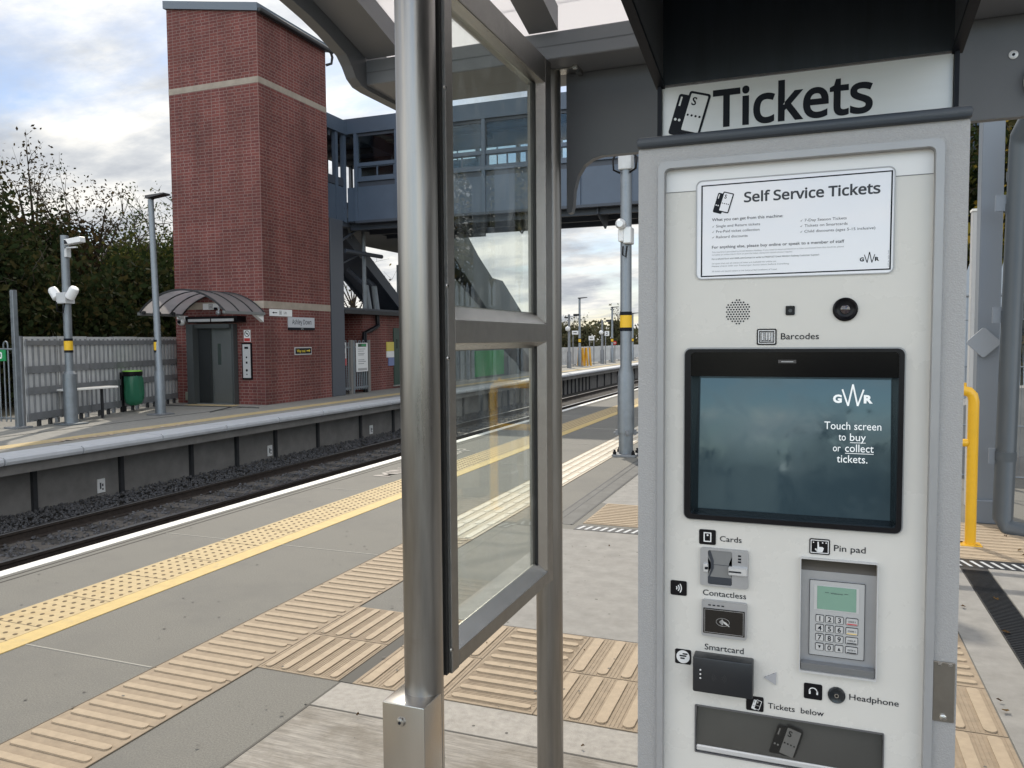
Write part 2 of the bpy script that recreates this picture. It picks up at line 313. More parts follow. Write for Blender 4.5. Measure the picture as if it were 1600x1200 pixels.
# near platform: a slab with finishes laid on it
struct(MB().box(-4.98, 4.8, -8, 110, -1.24, 0).build('platform', plat))
struct(MB().box(-4.985, -4.875, -8, 110, -.02, .004).build('platform_edge_line', edgew))
g = MB()
for x in (-4.835, -4.765): g.box(x, x + .012, -8, 60, 0, .0025)
struct(g.build('edge_groove_line', mat('groove', (.09, .085, .075), .9)))
struct(MB().box(-4.16, -3.79, -8, 60, -.01, .004).build('tactile_strip', blister), 'structure')
struct(MB().box(-3.785, -3.655, -8, 60, -.01, .0045).build('yellow_line', yline))
g = MB(); yy = 1.2; k = 0
while yy < 24:
    for j in range(5): g.lathe([(.0125, 0), (.0115, .003), (.006, .005)], (-4.115 + .072 * j, yy, .0035), 8)
    yy += .0665
struct(g.build('tactile_studs', blobm), 'stuff')
g = MB()
for yy in (-1.3, .7, 2.72, 4.74, 6.76, 8.78, 10.8, 12.8, 14.8):
    g.box(-4.75, -2.84, yy, yy + .009, -.01, .0028)
struct(g.build('paving_joint', mat('joint_pale', (.33, .315, .28), .9)))
T = .4375
def bars(g, x0, x1, y0, y1, along, pitch, wd, z=.004, h=.006, inset=.02):
    if along == 'x':
        n = max(1, round((y1 - y0) / pitch)); p = (y1 - y0) / n
        for i in range(n):
            c = y0 + p * (i + .5); r = wd / 2; pts = rr(x0 + inset, x1 - inset, c - r, c + r, r * .98, 3); g.prism(pts, z, z + h, 'xy')
    else:
        n = max(1, round((x1 - x0) / pitch)); p = (x1 - x0) / n
        for i in range(n):
            c = x0 + p * (i + .5); r = wd / 2; pts = rr(c - r, c + r, y0 + inset, y1 - inset, r * .98, 3); g.prism(pts, z, z + h, 'xy')
def grooves(g, x0, x1, y0, y1, along, pitch, z=.004):
    n = max(1, round(((y1 - y0) if along == 'x' else (x1 - x0)) / pitch)); p = ((y1 - y0) if along == 'x' else (x1 - x0)) / n
    for i in range(n + 1):
        for q in (-.3, -.15, 0, .15, .3):
            d = p * (i + q)
            if along == 'x':
                if 0 < d < y1 - y0: g.box(x0 + .01, x1 - .01, y0 + d, y0 + d + .0022, z, z + .0016)
            elif 0 < d < x1 - x0: g.box(x0 + d, x0 + d + .0022, y0 + .01, y1 - .01, z, z + .0016)
base, bar, grv, seam, pal, palb = MB(), MB(), MB(), MB(), MB(), MB()
# warning strip that runs along the platform
base.box(-2.822, -2.386, -6, 5.35, -.01, .004); bars(bar, -2.822, -2.386, -6 + .01, 5.35, 'x', .0868, .034, inset=.02)
pal.box(-2.822, -2.386, 5.36, 60, -.01, .004)
yy = 5.36
while yy < 40: bars(palb, -2.822, -2.386, yy, yy + T, 'y', .1092, .052, inset=.012); yy += T
for (x0, x1, al) in ((-2.38, -1.942, 'y'), (-1.872, -1.44, 'y'), (-1.034, -.60, 'y'), (-.596, -.16, 'y'), (-.156, .262, 'y'), (.266, .694, 'y')):
    for j in range(2):
        y0 = 2.895 + .437 * j; base.box(x0, x1, y0, y0 + .433, -.01, .004)
        n = 5 if x1 < -1.5 else 4
        bars(bar, x0, x1, y0, y0 + .433, 'y', .434 / n, .038 if n == 5 else .046, inset=.015); grooves(grv, x0, x1, y0, y0 + .433, 'y', .434 / n)
base.box(-1.436, -1.038, 2.895, 3.766, -.01, .004); bars(bar, -1.436, -1.038, 2.9, 3.766, 'x', .0866, .036, inset=.022); grooves(grv, -1.436, -1.038, 2.9, 3.766, 'x', .0866)
base.box(.266, .694, 3.772, 4.45, -.01, .004); bars(bar, .266, .694, 3.775, 4.45, 'x', .0866, .034, inset=.022)
for x0, x1, y0, y1 in ((.266, .694, 2.0, 2.44), (.266, .694, 2.45, 2.888)):
    base.box(x0, x1, y0, y1, -.01, .004); bars(bar, x0, x1, y0, y1, 'y', .1075, .046, inset=.015); grooves(grv, x0, x1, y0, y1, 'y', .1075)
base.box(-1.745, .68, 6.13, 6.93, -.01, .0055); bars(bar, -1.745, -1.30, 6.14, 6.93, 'x', .0615, .028, z=.0055, inset=.012); bars(bar, -1.28, .5, 6.14, 6.93, 'x', .0615, .028, z=.0055, inset=.012)
base.box(.70, 3.6, 5.985, 7.15, -.01, .004); bars(bar, .72, 2.2, 5.99, 7.1, 'x', .09, .04, h=.003)
struct(base.build('tactile_paving', buff)); struct(bar.build('tactile_ridges', mat('tactile_ridge', (.385, .305, .215), .78, 0, var=.10, vs=26, bump=.2, bs=300, grime=(9, .60, .5, (.34, .25, .17)))))
struct(grv.build('tactile_grooves', buff)); struct(pal.build('guide_paving', buffl)); struct(palb.build('guide_ridges', mat('guide_ridge', (.62, .57, .48), .75, 0, var=.08, vs=30)))
# concrete pads
struct(MB().box(-1.925, .694, -6, 2.885, -.01, .002).build('concrete_pad', concb))
struct(MB().box(-1.925, .694, 2.664, 2.885, .002, .0032).build('concrete_margin', conct))
struct(MB().box(-1.86, .694, 3.775, 5.90, -.01, .003).build('concrete_path', concl))
struct(MB().box(-1.80, .7, 6.945, 26, -.01, .002).build('concrete_path_far', concl))
struct(MB().box(.70, .895, -6, 5.76, -.01, .0045).build('concrete_strip', concl)); struct(MB().box(1.06, 4.6, -6, 5.76, -.01, .0045).build('concrete_strip_side', concl))
g = MB().box(-1.95, .694, 2.655, 2.662, .0, .0034)
for yy in (-.2, 1.25): g.box(-1.925, .694, yy, yy + .008, .0, .0034)
g.box(-1.935, -1.925, -6, 2.885, 0, .004); g.box(-1.942, -1.872, 2.895, 3.766, 0, .003)
struct(g.build('concrete_joint', mat('joint_dark', (.10, .095, .085), .9)))
# drains
t = thing('channel_drain', 'dark slotted drain crossing in front of the buff ribbed patch left of the ticket machine', 'drain', (-.6, 5.98, 0), 'slotted platform drains')
MB().box(-1.76, .66, 5.905, 6.055, -.01, .0045).build('channel', drain, t); g = MB(); x = -1.74
while x < .64: g.add([(x, 5.925, .006), (x + .022, 5.925, .006), (x + .05, 6.035, .006), (x + .028, 6.035, .006), (x, 5.925, .001), (x + .022, 5.925, .001), (x + .05, 6.035, .001), (x + .028, 6.035, .001)], [(0, 1, 2, 3), (0, 4, 5, 1), (1, 5, 6, 2), (2, 6, 7, 3), (3, 7, 4, 0)]); x += .062
g.build('grating', galvl, t)
t = thing('channel_drain', 'slotted drain with leaves beside the foot of the yellow handrail', 'drain', (1.6, 5.87, 0), 'slotted platform drains')
MB().box(.70, 3.6, 5.765, 5.98, -.01, .004).build('channel', drain, t); g = MB(); x = .72
while x < 3.5: g.add([(x, 5.79, .006), (x + .02, 5.79, .006), (x - .02, 5.925, .006), (x - .04, 5.925, .006), (x, 5.79, .001), (x + .02, 5.79, .001), (x - .02, 5.925, .001), (x - .04, 5.925, .001)], [(0, 1, 2, 3), (0, 4, 5, 1), (1, 5, 6, 2), (2, 6, 7, 3), (3, 7, 4, 0)]); x += .06
g.build('grating', galvl, t)
t = thing('channel_drain', 'long dark flush channel beside the base of the near lamp column', 'drain', (-1.9, 14, 0), 'slotted platform drains')
MB().box(-2.03, -1.81, 6.06, 30, -.01, .003).build('channel', mat('channel_grey', (.12, .12, .115), .8, 0, var=.2, vs=6, bump=.3, bs=100), t)
g = MB()
for x in (-2.035, -1.965, -1.83): g.box(x, x + .012, 6.06, 30, 0, .0045)
g.build('rim', drain, t)
g = MB()
struct(MB().box(.90, 1.055, -6, 5.76, -.01, .004).build('drain_mat', mat('drain_tarmac', (.018, .020, .024), .5, 0, var=.4, vs=12, bump=.8, bs=90)))
g = MB(); y = 1.0
while y < 5.7: g.box(.905, 1.05, y, y + .008, .004, .008); y += .024
struct(g.build('drain_ribs', drain))
# gum spots, stains and tile joints
random.seed(19); g = MB()
for i in range(420):
    px, py = random.uniform(-4.7, .6), 1.0 + 9 * random.random() ** 1.5; s_ = random.uniform(.003, .010); a = random.uniform(0, 6.28)
    if -4.2 < px < -3.6: continue
    z_ = .0108 if px > -2.84 else .0032
    if -1.93 < px < .7 and py < 2.88: z_ = .0040
    if px > -1.86 and py > 3.78: z_ = .0036
    g.add([(px + s_ * random.uniform(.6, 1.2) * math.cos(a + q), py + s_ * random.uniform(.6, 1.2) * math.sin(a + q), z_) for q in (0, .8, 1.6, 2.4, 3.1, 3.9, 4.7, 5.5)], [tuple(range(8))])
struct(g.build('gum_spots', mat('gum_dark', (.115, .11, .10), .85)), 'stuff')
g = MB(); yy = 5.35
while yy > 0: g.box(-2.822, -2.386, yy - .002, yy + .002, 0, .0056); yy -= T
for x in (-2.826, -2.3835): g.box(x - .002, x + .002, 0, 22, 0, .0046)
for x in (-1.942, -1.4385, -1.036, -.598, -.158, .264): g.box(x - .0018, x + .0018, 2.895, 3.77, 0, .0056)
for x0, x1 in ((-2.38, -1.942), (-1.872, -1.44), (-1.034, .694)): g.box(x0, x1, 3.3285, 3.3315, 0, .0056)
g.box(-4.16, -3.79, 2.72, 2.724, 0, .0052)
for k_ in range(18): g.box(-4.16, -3.79, 1.6 + .437 * k_, 1.6035 + .437 * k_, 0, .0052)
struct(g.build('tile_joint', mat('joint_brown', (.15, .12, .085), .95)))
# leaves blown on the ground
LB = leafmat('fallen_leaf', (.05, .025, .012), (.09, .05, .02), (.14, .09, .04))
g = MB(); random.seed(3)
for i in range(90):
    if i < 60: px, py = random.uniform(.6, 2.2), random.uniform(2.8, 7.0)
    else: px, py = random.uniform(-1.7, .2), random.uniform(2.2, 5.5)
    s_ = random.uniform(.008, .03) if i < 60 else random.uniform(.003, .008); a = random.uniform(0, 6.28)
    pts = [(math.cos(a + q) * s_ * k_, math.sin(a + q) * s_ * k_) for q, k_ in ((0, 1.3), (.9, .6), (1.7, 1), (2.6, .5), (3.3, 1.1), (4.2, .6), (5.2, .9))]
    vs = [(px, py, .014)] + [(px + u, py + v, .010 + random.uniform(0, .014)) for u, v in pts]; g.add(vs, [(0, i_ + 1, (i_ + 1) % 7 + 1) for i_ in range(7)])
struct(g.build('fallen_leaves', LB), 'stuff')
# ---- far platform
struct(MB().box(-15.6, -10.75, -20, 130, -1.24, -.012).build('far_platform', platd))
g = MB()
struct(MB().box(-15.6, -10.42, -20, 130, -.13, -.002).build('far_platform_paving', platd))
struct(MB().box(-11.12, -10.78, -20, 130, -.01, .003).build('far_tactile_strip', mat('tactile_far', (.46, .36, .19), .8, 0, var=.15, vs=8, grime=(2, .5, .5, (.32, .27, .18)))))
coping = None; ys = [-8.0, -6.2, -4.4, -2.6, -.8, 1.0, 2.8, 4.6, 6.0]; y = 7.19
while y < 70: ys.append(y); y += 1.5 if y > 8 else 1.19
for a, b in zip(ys[:-1], ys[1:]):
    o = MB().prism([(-10.40, .002), (-9.93, .002), (-9.895, -.02), (-9.885, -.06), (-9.90, -.10), (-9.95, -.115), (-10.40, -.115)], a + .014, b - .014, 'xz').build('coping_stone', copew)
    tag(o, 'pale rounded edging stone along the lip of the far platform', 'coping', 'edging stones of the far platform')
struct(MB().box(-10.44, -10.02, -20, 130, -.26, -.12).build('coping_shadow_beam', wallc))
w = thing('platform_wall', 'dark concrete retaining wall of panels below the far platform edge', 'wall', (-10.5, 20, -1))
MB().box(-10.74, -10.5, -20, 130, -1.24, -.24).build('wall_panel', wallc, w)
g = [4.7, 6.4, 8.03, 9.56, 11.1, 12.3, 13.48, 14.98, 16.78]
y = 18.4
while y < 60: g.append(y); y += 1.5 if y < 24 or y > 38 else .62
for y in g: MB().box(-10.5, -10.445, y - .035, y + .035, -1.2, -.25).build('post', dark, w)
for y in (9.18, 13.31, 17.3):
    o = thing('wall_plate', {9.18: 'small white number plate nearest on the dark platform wall', 13.31: 'small white number plate second along the dark platform wall', 17.3: 'small white number plate farthest along the wall below the lift tower'}[y], 'sign', (-10.49, y, -.75), 'number plates on the platform wall')
    MB().box(-10.497, -10.475, y - .07, y + .07, -.86, -.64, .004).build('plate', signw, o)
    g = MB(); g.M = Matrix.Translation((-10.473, 0, 0))
    g.box(0, .002, y - .035, y - .01, -.80, -.70); g.box(0, .002, y + .005, y + .03, -.76, -.72); g.box(0, .002, y + .005, y + .03, -.82, -.79); g.build('lettering', inkg, o)
# ---- tracks
struct(MB().box(-10.7, -4.9, -20, 140, -1.24, -1.0).build('track_bed', ball))
random.seed(11); g = MB()
def stone(px, py, pz, s_):
    ax = Matrix.Rotation(random.uniform(0, 6.28), 3, 'Z') @ Matrix.Rotation(random.uniform(0, 6.28), 3, 'X')
    vs = [ax @ Vector((q[0] * s_ * random.uniform(.6, 1.2), q[1] * s_ * random.uniform(.6, 1.2), q[2] * s_ * random.uniform(.6, 1.2))) for q in ((1, 0, 0), (-1, 0, 0), (0, 1, 0), (0, -1, 0), (0, 0, 1), (0, 0, -1))]
    g.add([(v.x + px, v.y + py, v.z + pz) for v in vs], [(0, 2, 4), (2, 1, 4), (1, 3, 4), (3, 0, 4), (2, 0, 5), (1, 2, 5), (3, 1, 5), (0, 3, 5)])
for i in range(16000):
    u = random.random(); py = 4 + 24 * u ** 1.4; px = random.uniform(-10.48, -9.45) if random.random() < .62 else random.uniform(-9.3, -7.2)
    pz = -1.0 + (max(0, .9 - abs(px + 10.5)) * .09 if px < -9.4 else 0) + random.uniform(0, .03); stone(px, py, pz, random.uniform(.014, .036))
struct(g.build('ballast', mat('ballast_grey', (.085, .085, .09), .9, 0, var=.6, vs=14)), 'stuff')
def track(xl, xr, label):
    t = thing('railway_track', label, 'railway track', ((xl + xr) / 2, 20, -1))
    for x in (xl, xr):
        o = MB().prism([(x - .06, -1.0), (x + .06, -1.0), (x + .06, -.985), (x + .012, -.97), (x + .012, -.90), (x + .034, -.885), (x + .034, -.858), (x - .034, -.858), (x - .034, -.885), (x - .012, -.90), (x - .012, -.97), (x - .06, -.985)], -20, 140, 'xz').build('rail', rustm, t)
        MB().box(x - .033, x + .033, -20, 140, -.8575, -.85, .002).build('running_surface', railt, o)
    y = 3.0; f = None
    for i in range(95):
        if f is None: f = MB().box(xl - .5, xr + .5, y, y + .25, -1.06, -.985, .01).build('sleeper', mat('sleeper_concrete', (.10, .09, .08), .9, 0, var=.3, vs=9), t)
        else: c = f.copy(); C.objects.link(c); c.location.y = .62 * i
track(-9.35, -8.17, 'railway track next to the far platform wall, its two rails in view'); track(-7.0, -5.82, 'railway track hidden right below the near platform edge')
# ================================================================ TICKET MACHINE
D = 1.40
tm = thing('ticket_machine', 'tall cream and grey self service ticket machine with dark touch screen', 'ticket machine', (-.037, 1.56, 0))
def pt(d): return lambda mb, name, m_, par=None, sm=None: mb.build(name, m_, par or tm, sm)
P = pt(0)
xl, xr = -.2925, .2165
g = MB().box(xl, xr, 1.475, 1.70, .02, 1.83)
P(g, 'body', casing)
g = MB(); g.ring(rr(xl, xr, .02, 1.832, .006), rr(-.257, .1825, .10, 1.804, .012), 1.388, 1.475)
P(g, 'front_frame', casing, None, 30)
P(MB().ring(rr(-.2568, .1823, .101, 1.8038, .012), rr(-.2465, .1705, .115, 1.7925, .010), 1.380, 1.405), 'door_trim', casing2)
c = MB().box(xl - .002, xr + .003, 1.375, 1.70, 1.8305, 1.8485, .006, 2); P(c, 'cap', capm, None, 40)
# door panel with real openings
def holes(mb, x0, x1, z0, z1, hs, y0, y1):
    xs = sorted({x0, x1, *[h[0] for h in hs], *[h[1] for h in hs]}); zs = sorted({z0, z1, *[h[2] for h in hs], *[h[3] for h in hs]})
    inn = lambda a, b: any(h[0] - 1e-6 < a < h[1] + 1e-6 and h[2] - 1e-6 < b < h[3] + 1e-6 for h in hs)
    for i in range(len(xs) - 1):
        for j in range(len(zs) - 1):
            cx, cz = (xs[i] + xs[i + 1]) / 2, (zs[j] + zs[j + 1]) / 2
            if not inn(cx, cz): mb.quad((xs[i], y0, zs[j]), (xs[i + 1], y0, zs[j]), (xs[i + 1], y0, zs[j + 1]), (xs[i], y0, zs[j + 1]))
    for h in hs:
        a, b, c_, d = h[:4]
        mb.quad((a, y0, c_), (a, y1, c_), (a, y1, d), (a, y0, d)); mb.quad((b, y0, c_), (b, y0, d), (b, y1, d), (b, y1, c_))
        mb.quad((a, y0, c_), (b, y0, c_), (b, y1, c_), (a, y1, c_)); mb.quad((a, y0, d), (a, y1, d), (b, y1, d), (b, y0, d))
H = [(-.205, .128, 1.188, 1.477), (-.0170, .1003, .937, 1.1300), (-.1800, -.1050, 1.070, 1.130), (-.1905, .1140, .762, .8462)]
g = MB(); holes(g, -.2475, .1715, .112, 1.7935, H, D, 1.47)
P(g, 'door', cream)
# header sheet and joint
P(MB().box(-.2455, .1695, D - .0012, D + .001, 1.7545, 1.7925), 'header_strip', mat('header_pale', (.72, .73, .74), .28, 0, var=.03, vs=4))
P(MB().box(-.2455, .1695, D - .0014, D, 1.7537, 1.7545), 'joint', inkl)
po = P(MB().ring(rr(-.1945, .1163, 1.6012, 1.7705, .010), rr(-.1928, .1146, 1.6029, 1.7688, .009), D - .0030, D), 'poster_holder', casing2)
pp = P(MB().prism(rr(-.1928, .1146, 1.6029, 1.7688, .009), D - .0016, D - .0005), 'poster', mat('poster_white', (.74, .75, .80), .22, 0, var=.02, vs=3, coat=.5))
y_ = D - .0018
MB().ring([(-.1858, 1.6056), (.1115, 1.6072), (.1122, 1.7637), (-.1856, 1.7620)], [(-.1835, 1.6076), (.1093, 1.6092), (.1100, 1.7617), (-.1833, 1.7600)], y_ - .0002, y_).build('border', ink, pp)
def ticket_icon(par, x0, z0, h, y, dots=True, ml=None, md=None, bgm=None):
    # two overlapping tickets, leaning: back one solid with a 1, front one outlined with an S
    md = md or ink; ml = ml or signw; k = h; a = R(-17)
    def q(u, v): return (x0 + (u * math.cos(a) + -v * math.sin(a)) * k if False else x0 + k * (u + v * .30), z0 + k * (v - u * .30))
    def poly(us): return [q(u, v) for u, v in us]
    def rrp(u0, u1, v0, v1, r): return poly(rr(u0, u1, v0, v1, r, 3))
    MB().prism(rrp(.0, .36, .17, .97, .05), y - .0002, y).build('ticket_back', md, par)
    f = MB().prism(rrp(.19, .62, .25, 1.06, .05), y - .0006, y - .0002).build('ticket_front', md, par)
    MB().prism(rrp(.235, .575, .295, 1.015, .02), y - .0009, y - .0006).build('ticket_face', bgm or ml, par)
    g = MB(); g.text('1', (*[q(.05, .74)[0]], y - .0010, q(.05, .74)[1]), (1, 0, -.30), (.30, 0, 1), h=.17 * k, bold=.02)
    for u in (.065, .145): c = q(u, .47); g.prism(circ(c[0], c[1], .028 * k, 10), y - .0010, y - .0008)
    g.build('numeral', ml, par)
    g = MB(); g.text('S', (q(.285, .80)[0], y - .0012, q(.285, .80)[1]), (1, 0, -.30), (.30, 0, 1), h=.15 * k, bold=.02)
    for u in (.28, .36, .44, .52): c = q(u, .60); g.prism(circ(c[0], c[1], .024 * k, 10), y - .0012, y - .0010)
    g.build('letter', md, par)
ticket_icon(pp, -.1688, 1.7090, .0405, y_, bgm=mat('poster_white', (.7, .7, .7)), ml=mat('poster_white', (.7, .7, .7)))
g = MB().text('Self Service Tickets', (-.1150, y_, 1.7293), h=.0160, w=.2095, bold=.022, gro=True); g.build('title', inkg, pp)
g = MB(); g.text('What you can get from this machine:', (-.1676, y_, 1.7003), h=.0048, w=.1155, bold=.012)
g.text('For anything else, please buy online or speak to a member of staff', (-.1673, y_, 1.6536), h=.0047, w=.2098, bold=.012); g.build('headline', inkg, pp)
g = MB()
for x, z, w_, s_ in ((-.1605, 1.6893, .072, 'Single and Return tickets'), (-.1605, 1.6802, .071, 'Pre-Paid ticket collection'), (-.1605, 1.6709, .052, 'Railcard discounts'), (-.0185, 1.6909, .0640, '7-Day Season Tickets'), (-.0185, 1.6820, .0655, 'Tickets on Smartcards'), (-.0185, 1.6727, .1065, 'Child discounts (ages 5-15 inclusive)')):
    g.text(s_, (x, y_, z), h=.0043, w=w_, bold=.002)
    c = x - .0058; g.add([(c - .0008, y_, z + .0016), (c + .0004, y_, z + .0002), (c + .0032, y_, z + .0040), (c + .0005, y_, z + .0016)], [(0, 1, 3), (1, 2, 3)])
g.build('list', inkg, pp)
g = MB()
for z, w_, s_ in ((1.6462, .209, 'This machine is provided by Great Western Railway. If you need to return products or a ticket purchased from this machine, please'), (1.6417, .130, 'complete an online return form or post the ticket, along with details of your request'), (1.6268, .105, 'On quiet lines not all classes of ticket are available for online use'), (1.6222, .125, 'Please check with our Passenger Assist team before travelling'), (1.6135, .106, 'All tickets are issued subject to the National Rail Conditions of Travel')):
    g.text(s_, (-.1672, y_, z), h=.0023, w=w_, bold=.0, gro=True)
g.build('small_print', inkl, pp)
MB().text('For a refund form visit GWR.com/Contact or write to FREEPOST Great Western Railway Customer Support', (-.1672, y_, 1.6345), h=.0026, w=.172, bold=.006, gro=True).build('address', inkg, pp)
def gwr(par, x0, z0, w_, y, m_):
    k = w_; g = MB(); st = .016
    g.text('G', (x0, y, z0), h=.20 * k, w=.225 * k, bold=.05); g.text('R', (x0 + .775 * k, y, z0), h=.20 * k, w=.225 * k, bold=.05)
    pts = [(.235, .40), (.395, -.07), (.505, .52), (.62, -.07), (.77, .40)]
    pts = [(.235, .36), (.385, -.09), (.500, .50), (.625, -.09), (.770, .36)]
    for (a, b), (c, d) in zip(pts[:-1], pts[1:]):
        wd = .021; A = Vector((a, b)); B = Vector((c, d)); n = Vector((-(B - A).y, (B - A).x)).normalized() * wd
        qs = [A + n, A - n, B - n, B + n]; g.prism([(x0 + q.x * k, z0 + q.y * k) for q in qs], y - .0001, y)
    return g.build('emblem', m_, par)
gwr(pp, .0658, 1.6222, .0288, y_, ink)
MB().text('GW Jan 2023 TVM', (.1085, y_, 1.612), (0, 0, 1), (-1, 0, 0), h=.0014, w=.026).build('imprint', inkl, pp)
# speaker, sensor, camera
y_ = D - .0006
g = MB(); cx, cz = -.1234, 1.5447; rr_ = .0205
for i in range(-6, 7):
    for j in range(-6, 7):
        u = (i + (j % 2) * .5) * .0046; v = j * .0040
        if u * u + v * v < rr_ ** 2: g.prism(circ(cx + u, cz + v, .00145, 8), y_, D + .0002)
P(g, 'speaker_grille', ink)
s_ = P(MB().prism(rr(-.0464, -.0318, 1.5375, 1.5530, .002), D - .0025, D), 'sensor', black)
MB().prism(circ(-.039, 1.545, .003), D - .003, D - .0024).build('lens', hoodm, s_)
s_ = P(MB().lathe([(.0192, 0), (.0192, -.004), (.0165, -.006), (.0135, -.003), (.0115, -.002)], (.0455, D, 1.5453), 32, 'y'), 'camera', black, None, 35)
MB().lathe([(.0080, 0), (.0072, -.004), (.003, -.006)], (.0455, D - .001, 1.5453), 20, 'y').build('lens', mat('lens_glass', (.03, .02, .025), .05, 0, coat=1), s_, 40)
def icon(name, x0, x1, z0, z1):
    o = P(MB().prism(rr(x0, x1, z0, z1, .0028), D - .0014, D), name, black); return o
yi = D - .0017
def lab(s_, x, z, h, w_): P(MB().text(s_, (x, D - .0008, z), h=h, w=w_, bold=.004), 'lettering', ink)
o = icon('barcode_pictogram', -.0921, -.0602, 1.4880, 1.5153)
g = MB().ring(rr(-.0898, -.0625, 1.4903, 1.5130, .0015), rr(-.0885, -.0638, 1.4916, 1.5117, .0008), yi, yi + .0003); g.ring(rr(-.0868, -.0655, 1.4935, 1.5098, .0005), rr(-.0862, -.0661, 1.4941, 1.5092, .0003), yi, yi + .0003)
for x, w_ in ((-.0852, .0008), (-.0834, .0016), (-.0808, .0008), (-.0790, .0008), (-.0768, .0018), (-.0738, .0008), (-.0720, .0016), (-.0693, .0010), (-.0676, .0008)): g.box(x, x + w_, yi, yi + .0003, 1.4960 if w_ > .001 else 1.4945, 1.5085)
g.build('symbol', signw, o); lab('Barcodes', -.0534, 1.4973, .0102, .0596)
# screen
sc = P(MB().ring(rr(-.2114, .1337, 1.1835, 1.4815, .010), rr(-.2005, .1257, 1.1920, 1.4757, .006), 1.3905, 1.402), 'screen_bezel', black, None, 30)
MB().ring(rr(-.2140, .1363, 1.1809, 1.4841, .012), rr(-.2114, .1337, 1.1835, 1.4815, .010), 1.3965, 1.4005).build('gasket', casing2, sc)
MB().box(-.2005, .1257, 1.3925, 1.455, 1.4345, 1.4757).build('scanner_window', mat('scanner_black', (.003, .003, .004), .15, spec=.2), sc)
g = MB().box(-.0570, -.0285, 1.3918, 1.3924, 1.4575, 1.4630); g.build('scanner_slot', mat('slot_dark', (.05, .045, .045), .4), sc)
MB().box(-.0520, -.0330, 1.3912, 1.3918, 1.4596, 1.4604).build('scanner_beam', silverl, sc)
lw = [(-.2045, 1.438, 1.1888), (.1272, 1.438, 1.1888), (.1272, 1.478, 1.4380), (-.2045, 1.478, 1.4380)]
LCD = mat('touch_screen', (.012, .024, .032), .05); _b = LCD.node_tree.nodes['Principled BSDF']; _b.inputs['IOR'].default_value = 1.62; _n = N(LCD.node_tree, 'ShaderNodeTexNoise'); _n.inputs['Scale'].default_value = 16; _n.inputs['Detail'].default_value = 6; _n.inputs['Distortion'].default_value = 1.2; L(LCD.node_tree, N(LCD.node_tree, 'ShaderNodeTexCoord').outputs['Object'], _n.inputs['Vector']); L(LCD.node_tree, ramp(LCD.node_tree, _n.outputs[0], [(.42, .035), (.68, .12)]), _b.inputs['Roughness']); _b.inputs['Specular Tint'].default_value = (.62, .84, 1, 1); _b.inputs['Coat Tint'].default_value = (.7, .88, 1, 1); _b.inputs['Emission Color'].default_value = (.018, .028, .034, 1); _b.inputs['Emission Strength'].default_value = 1.0
ls = MB().quad((-.1985, 1.431, 1.1880), (.1256, 1.431, 1.1880), (.1256, 1.450, 1.4350), (-.1985, 1.450, 1.4350)).build('touch_screen', LCD, sc)
g = MB()
for x0, x1 in ((-.2018, -.1925), (.1200, .1266)): g.add([(x0, 1.403, 1.190), (x1, 1.428, 1.190), (x1, 1.443, 1.436), (x0, 1.403, 1.436)] if x0 < 0 else [(x1, 1.403, 1.190), (x0, 1.428, 1.190), (x0, 1.443, 1.436), (x1, 1.403, 1.436)], [(0, 1, 2, 3)])
g.add([(-.2018, 1.403, 1.1895), (.1266, 1.403, 1.1895), (.1200, 1.427, 1.1960), (-.1925, 1.427, 1.1960)], [(0, 1, 2, 3)])
g.build('screen_surround', mat('surround_teal', (.012, .018, .022), .25), sc)
wt = emis('screen_text', (.62, .66, .68), 1.0, .5); lx = 1.03
gw = gwr(ls, .0300, 1.3900, .0615, 1.4395, wt)
def serif(par, rows):
    g = MB()
    for s_, cx, z, w_, h in rows: g.text(s_, (cx, 1.4360, z), h=h, w=w_, align='C')
    return g.build('screen_lettering', wt, par)
serif(ls, [('Touch screen', .0610, 1.3445, .0880, .0128), ('to', .0452, 1.3258, .0112, .0125), ('buy', .0695, 1.3258, .0245, .0125), ('or', .0370, 1.3070, .0120, .0120), ('collect', .0720, 1.3070, .0440, .0128), ('tickets.', .0610, 1.2885, .0475, .0128)])
g = MB().box(.0575, .0815, 1.4358, 1.4362, 1.3222, 1.3231); g.box(.0500, .0940, 1.4350, 1.4354, 1.3040, 1.3049); g.build('underline', wt, ls)
# cards
o = icon('card_pictogram', -.1861, -.1574, 1.1380, 1.1645)
g = MB().ring(rr(-.1783, -.1650, 1.1428, 1.1598, .0008), rr(-.1764, -.1669, 1.1447, 1.1579, .0005), yi, yi + .0003); g.prism(circ(-.1715, 1.1548, .0017, 10), yi, yi + .0003); g.build('symbol', signw, o); lab('Cards', -.1505, 1.1456, .0093, .0366)
cr = P(MB().ring(rr(-.1832, -.1022, 1.0665, 1.1333, .004), rr(-.1700, -.1290, 1.0700, 1.1300, .003), 1.3925, 1.402), 'card_reader', silver, None, 30)
MB().prism([(-.1712, 1.071), (-.1300, 1.071), (-.1290, 1.083), (-.1345, 1.098), (-.1345, 1.108), (-.1285, 1.124), (-.1290, 1.130), (-.1712, 1.130), (-.1720, 1.120), (-.1650, 1.108), (-.1650, 1.098), (-.1715, 1.084)], 1.3938, 1.42).build('recess', mat('recess_grey', (.20, .205, .21), .4, .2), cr)
g = MB().prism([(-.1722, 1.130), (-.1660, 1.130), (-.1600, 1.112), (-.1600, 1.098), (-.1660, 1.084), (-.1722, 1.071), (-.1650, 1.095), (-.1650, 1.110)], 1.3932, 1.394); g.box(-.1700, -.1300, 1.3930, 1.394, 1.0705, 1.0830, .0006); g.box(-.1600, -.1340, 1.3932, 1.394, 1.1045, 1.1052); g.build('guide', mat('guide_navy', (.035, .042, .055), .3), cr)
MB().box(-.1348, -.1030, 1.385, 1.396, 1.0900, 1.1050, .002).build('card_slot', silverl, cr)
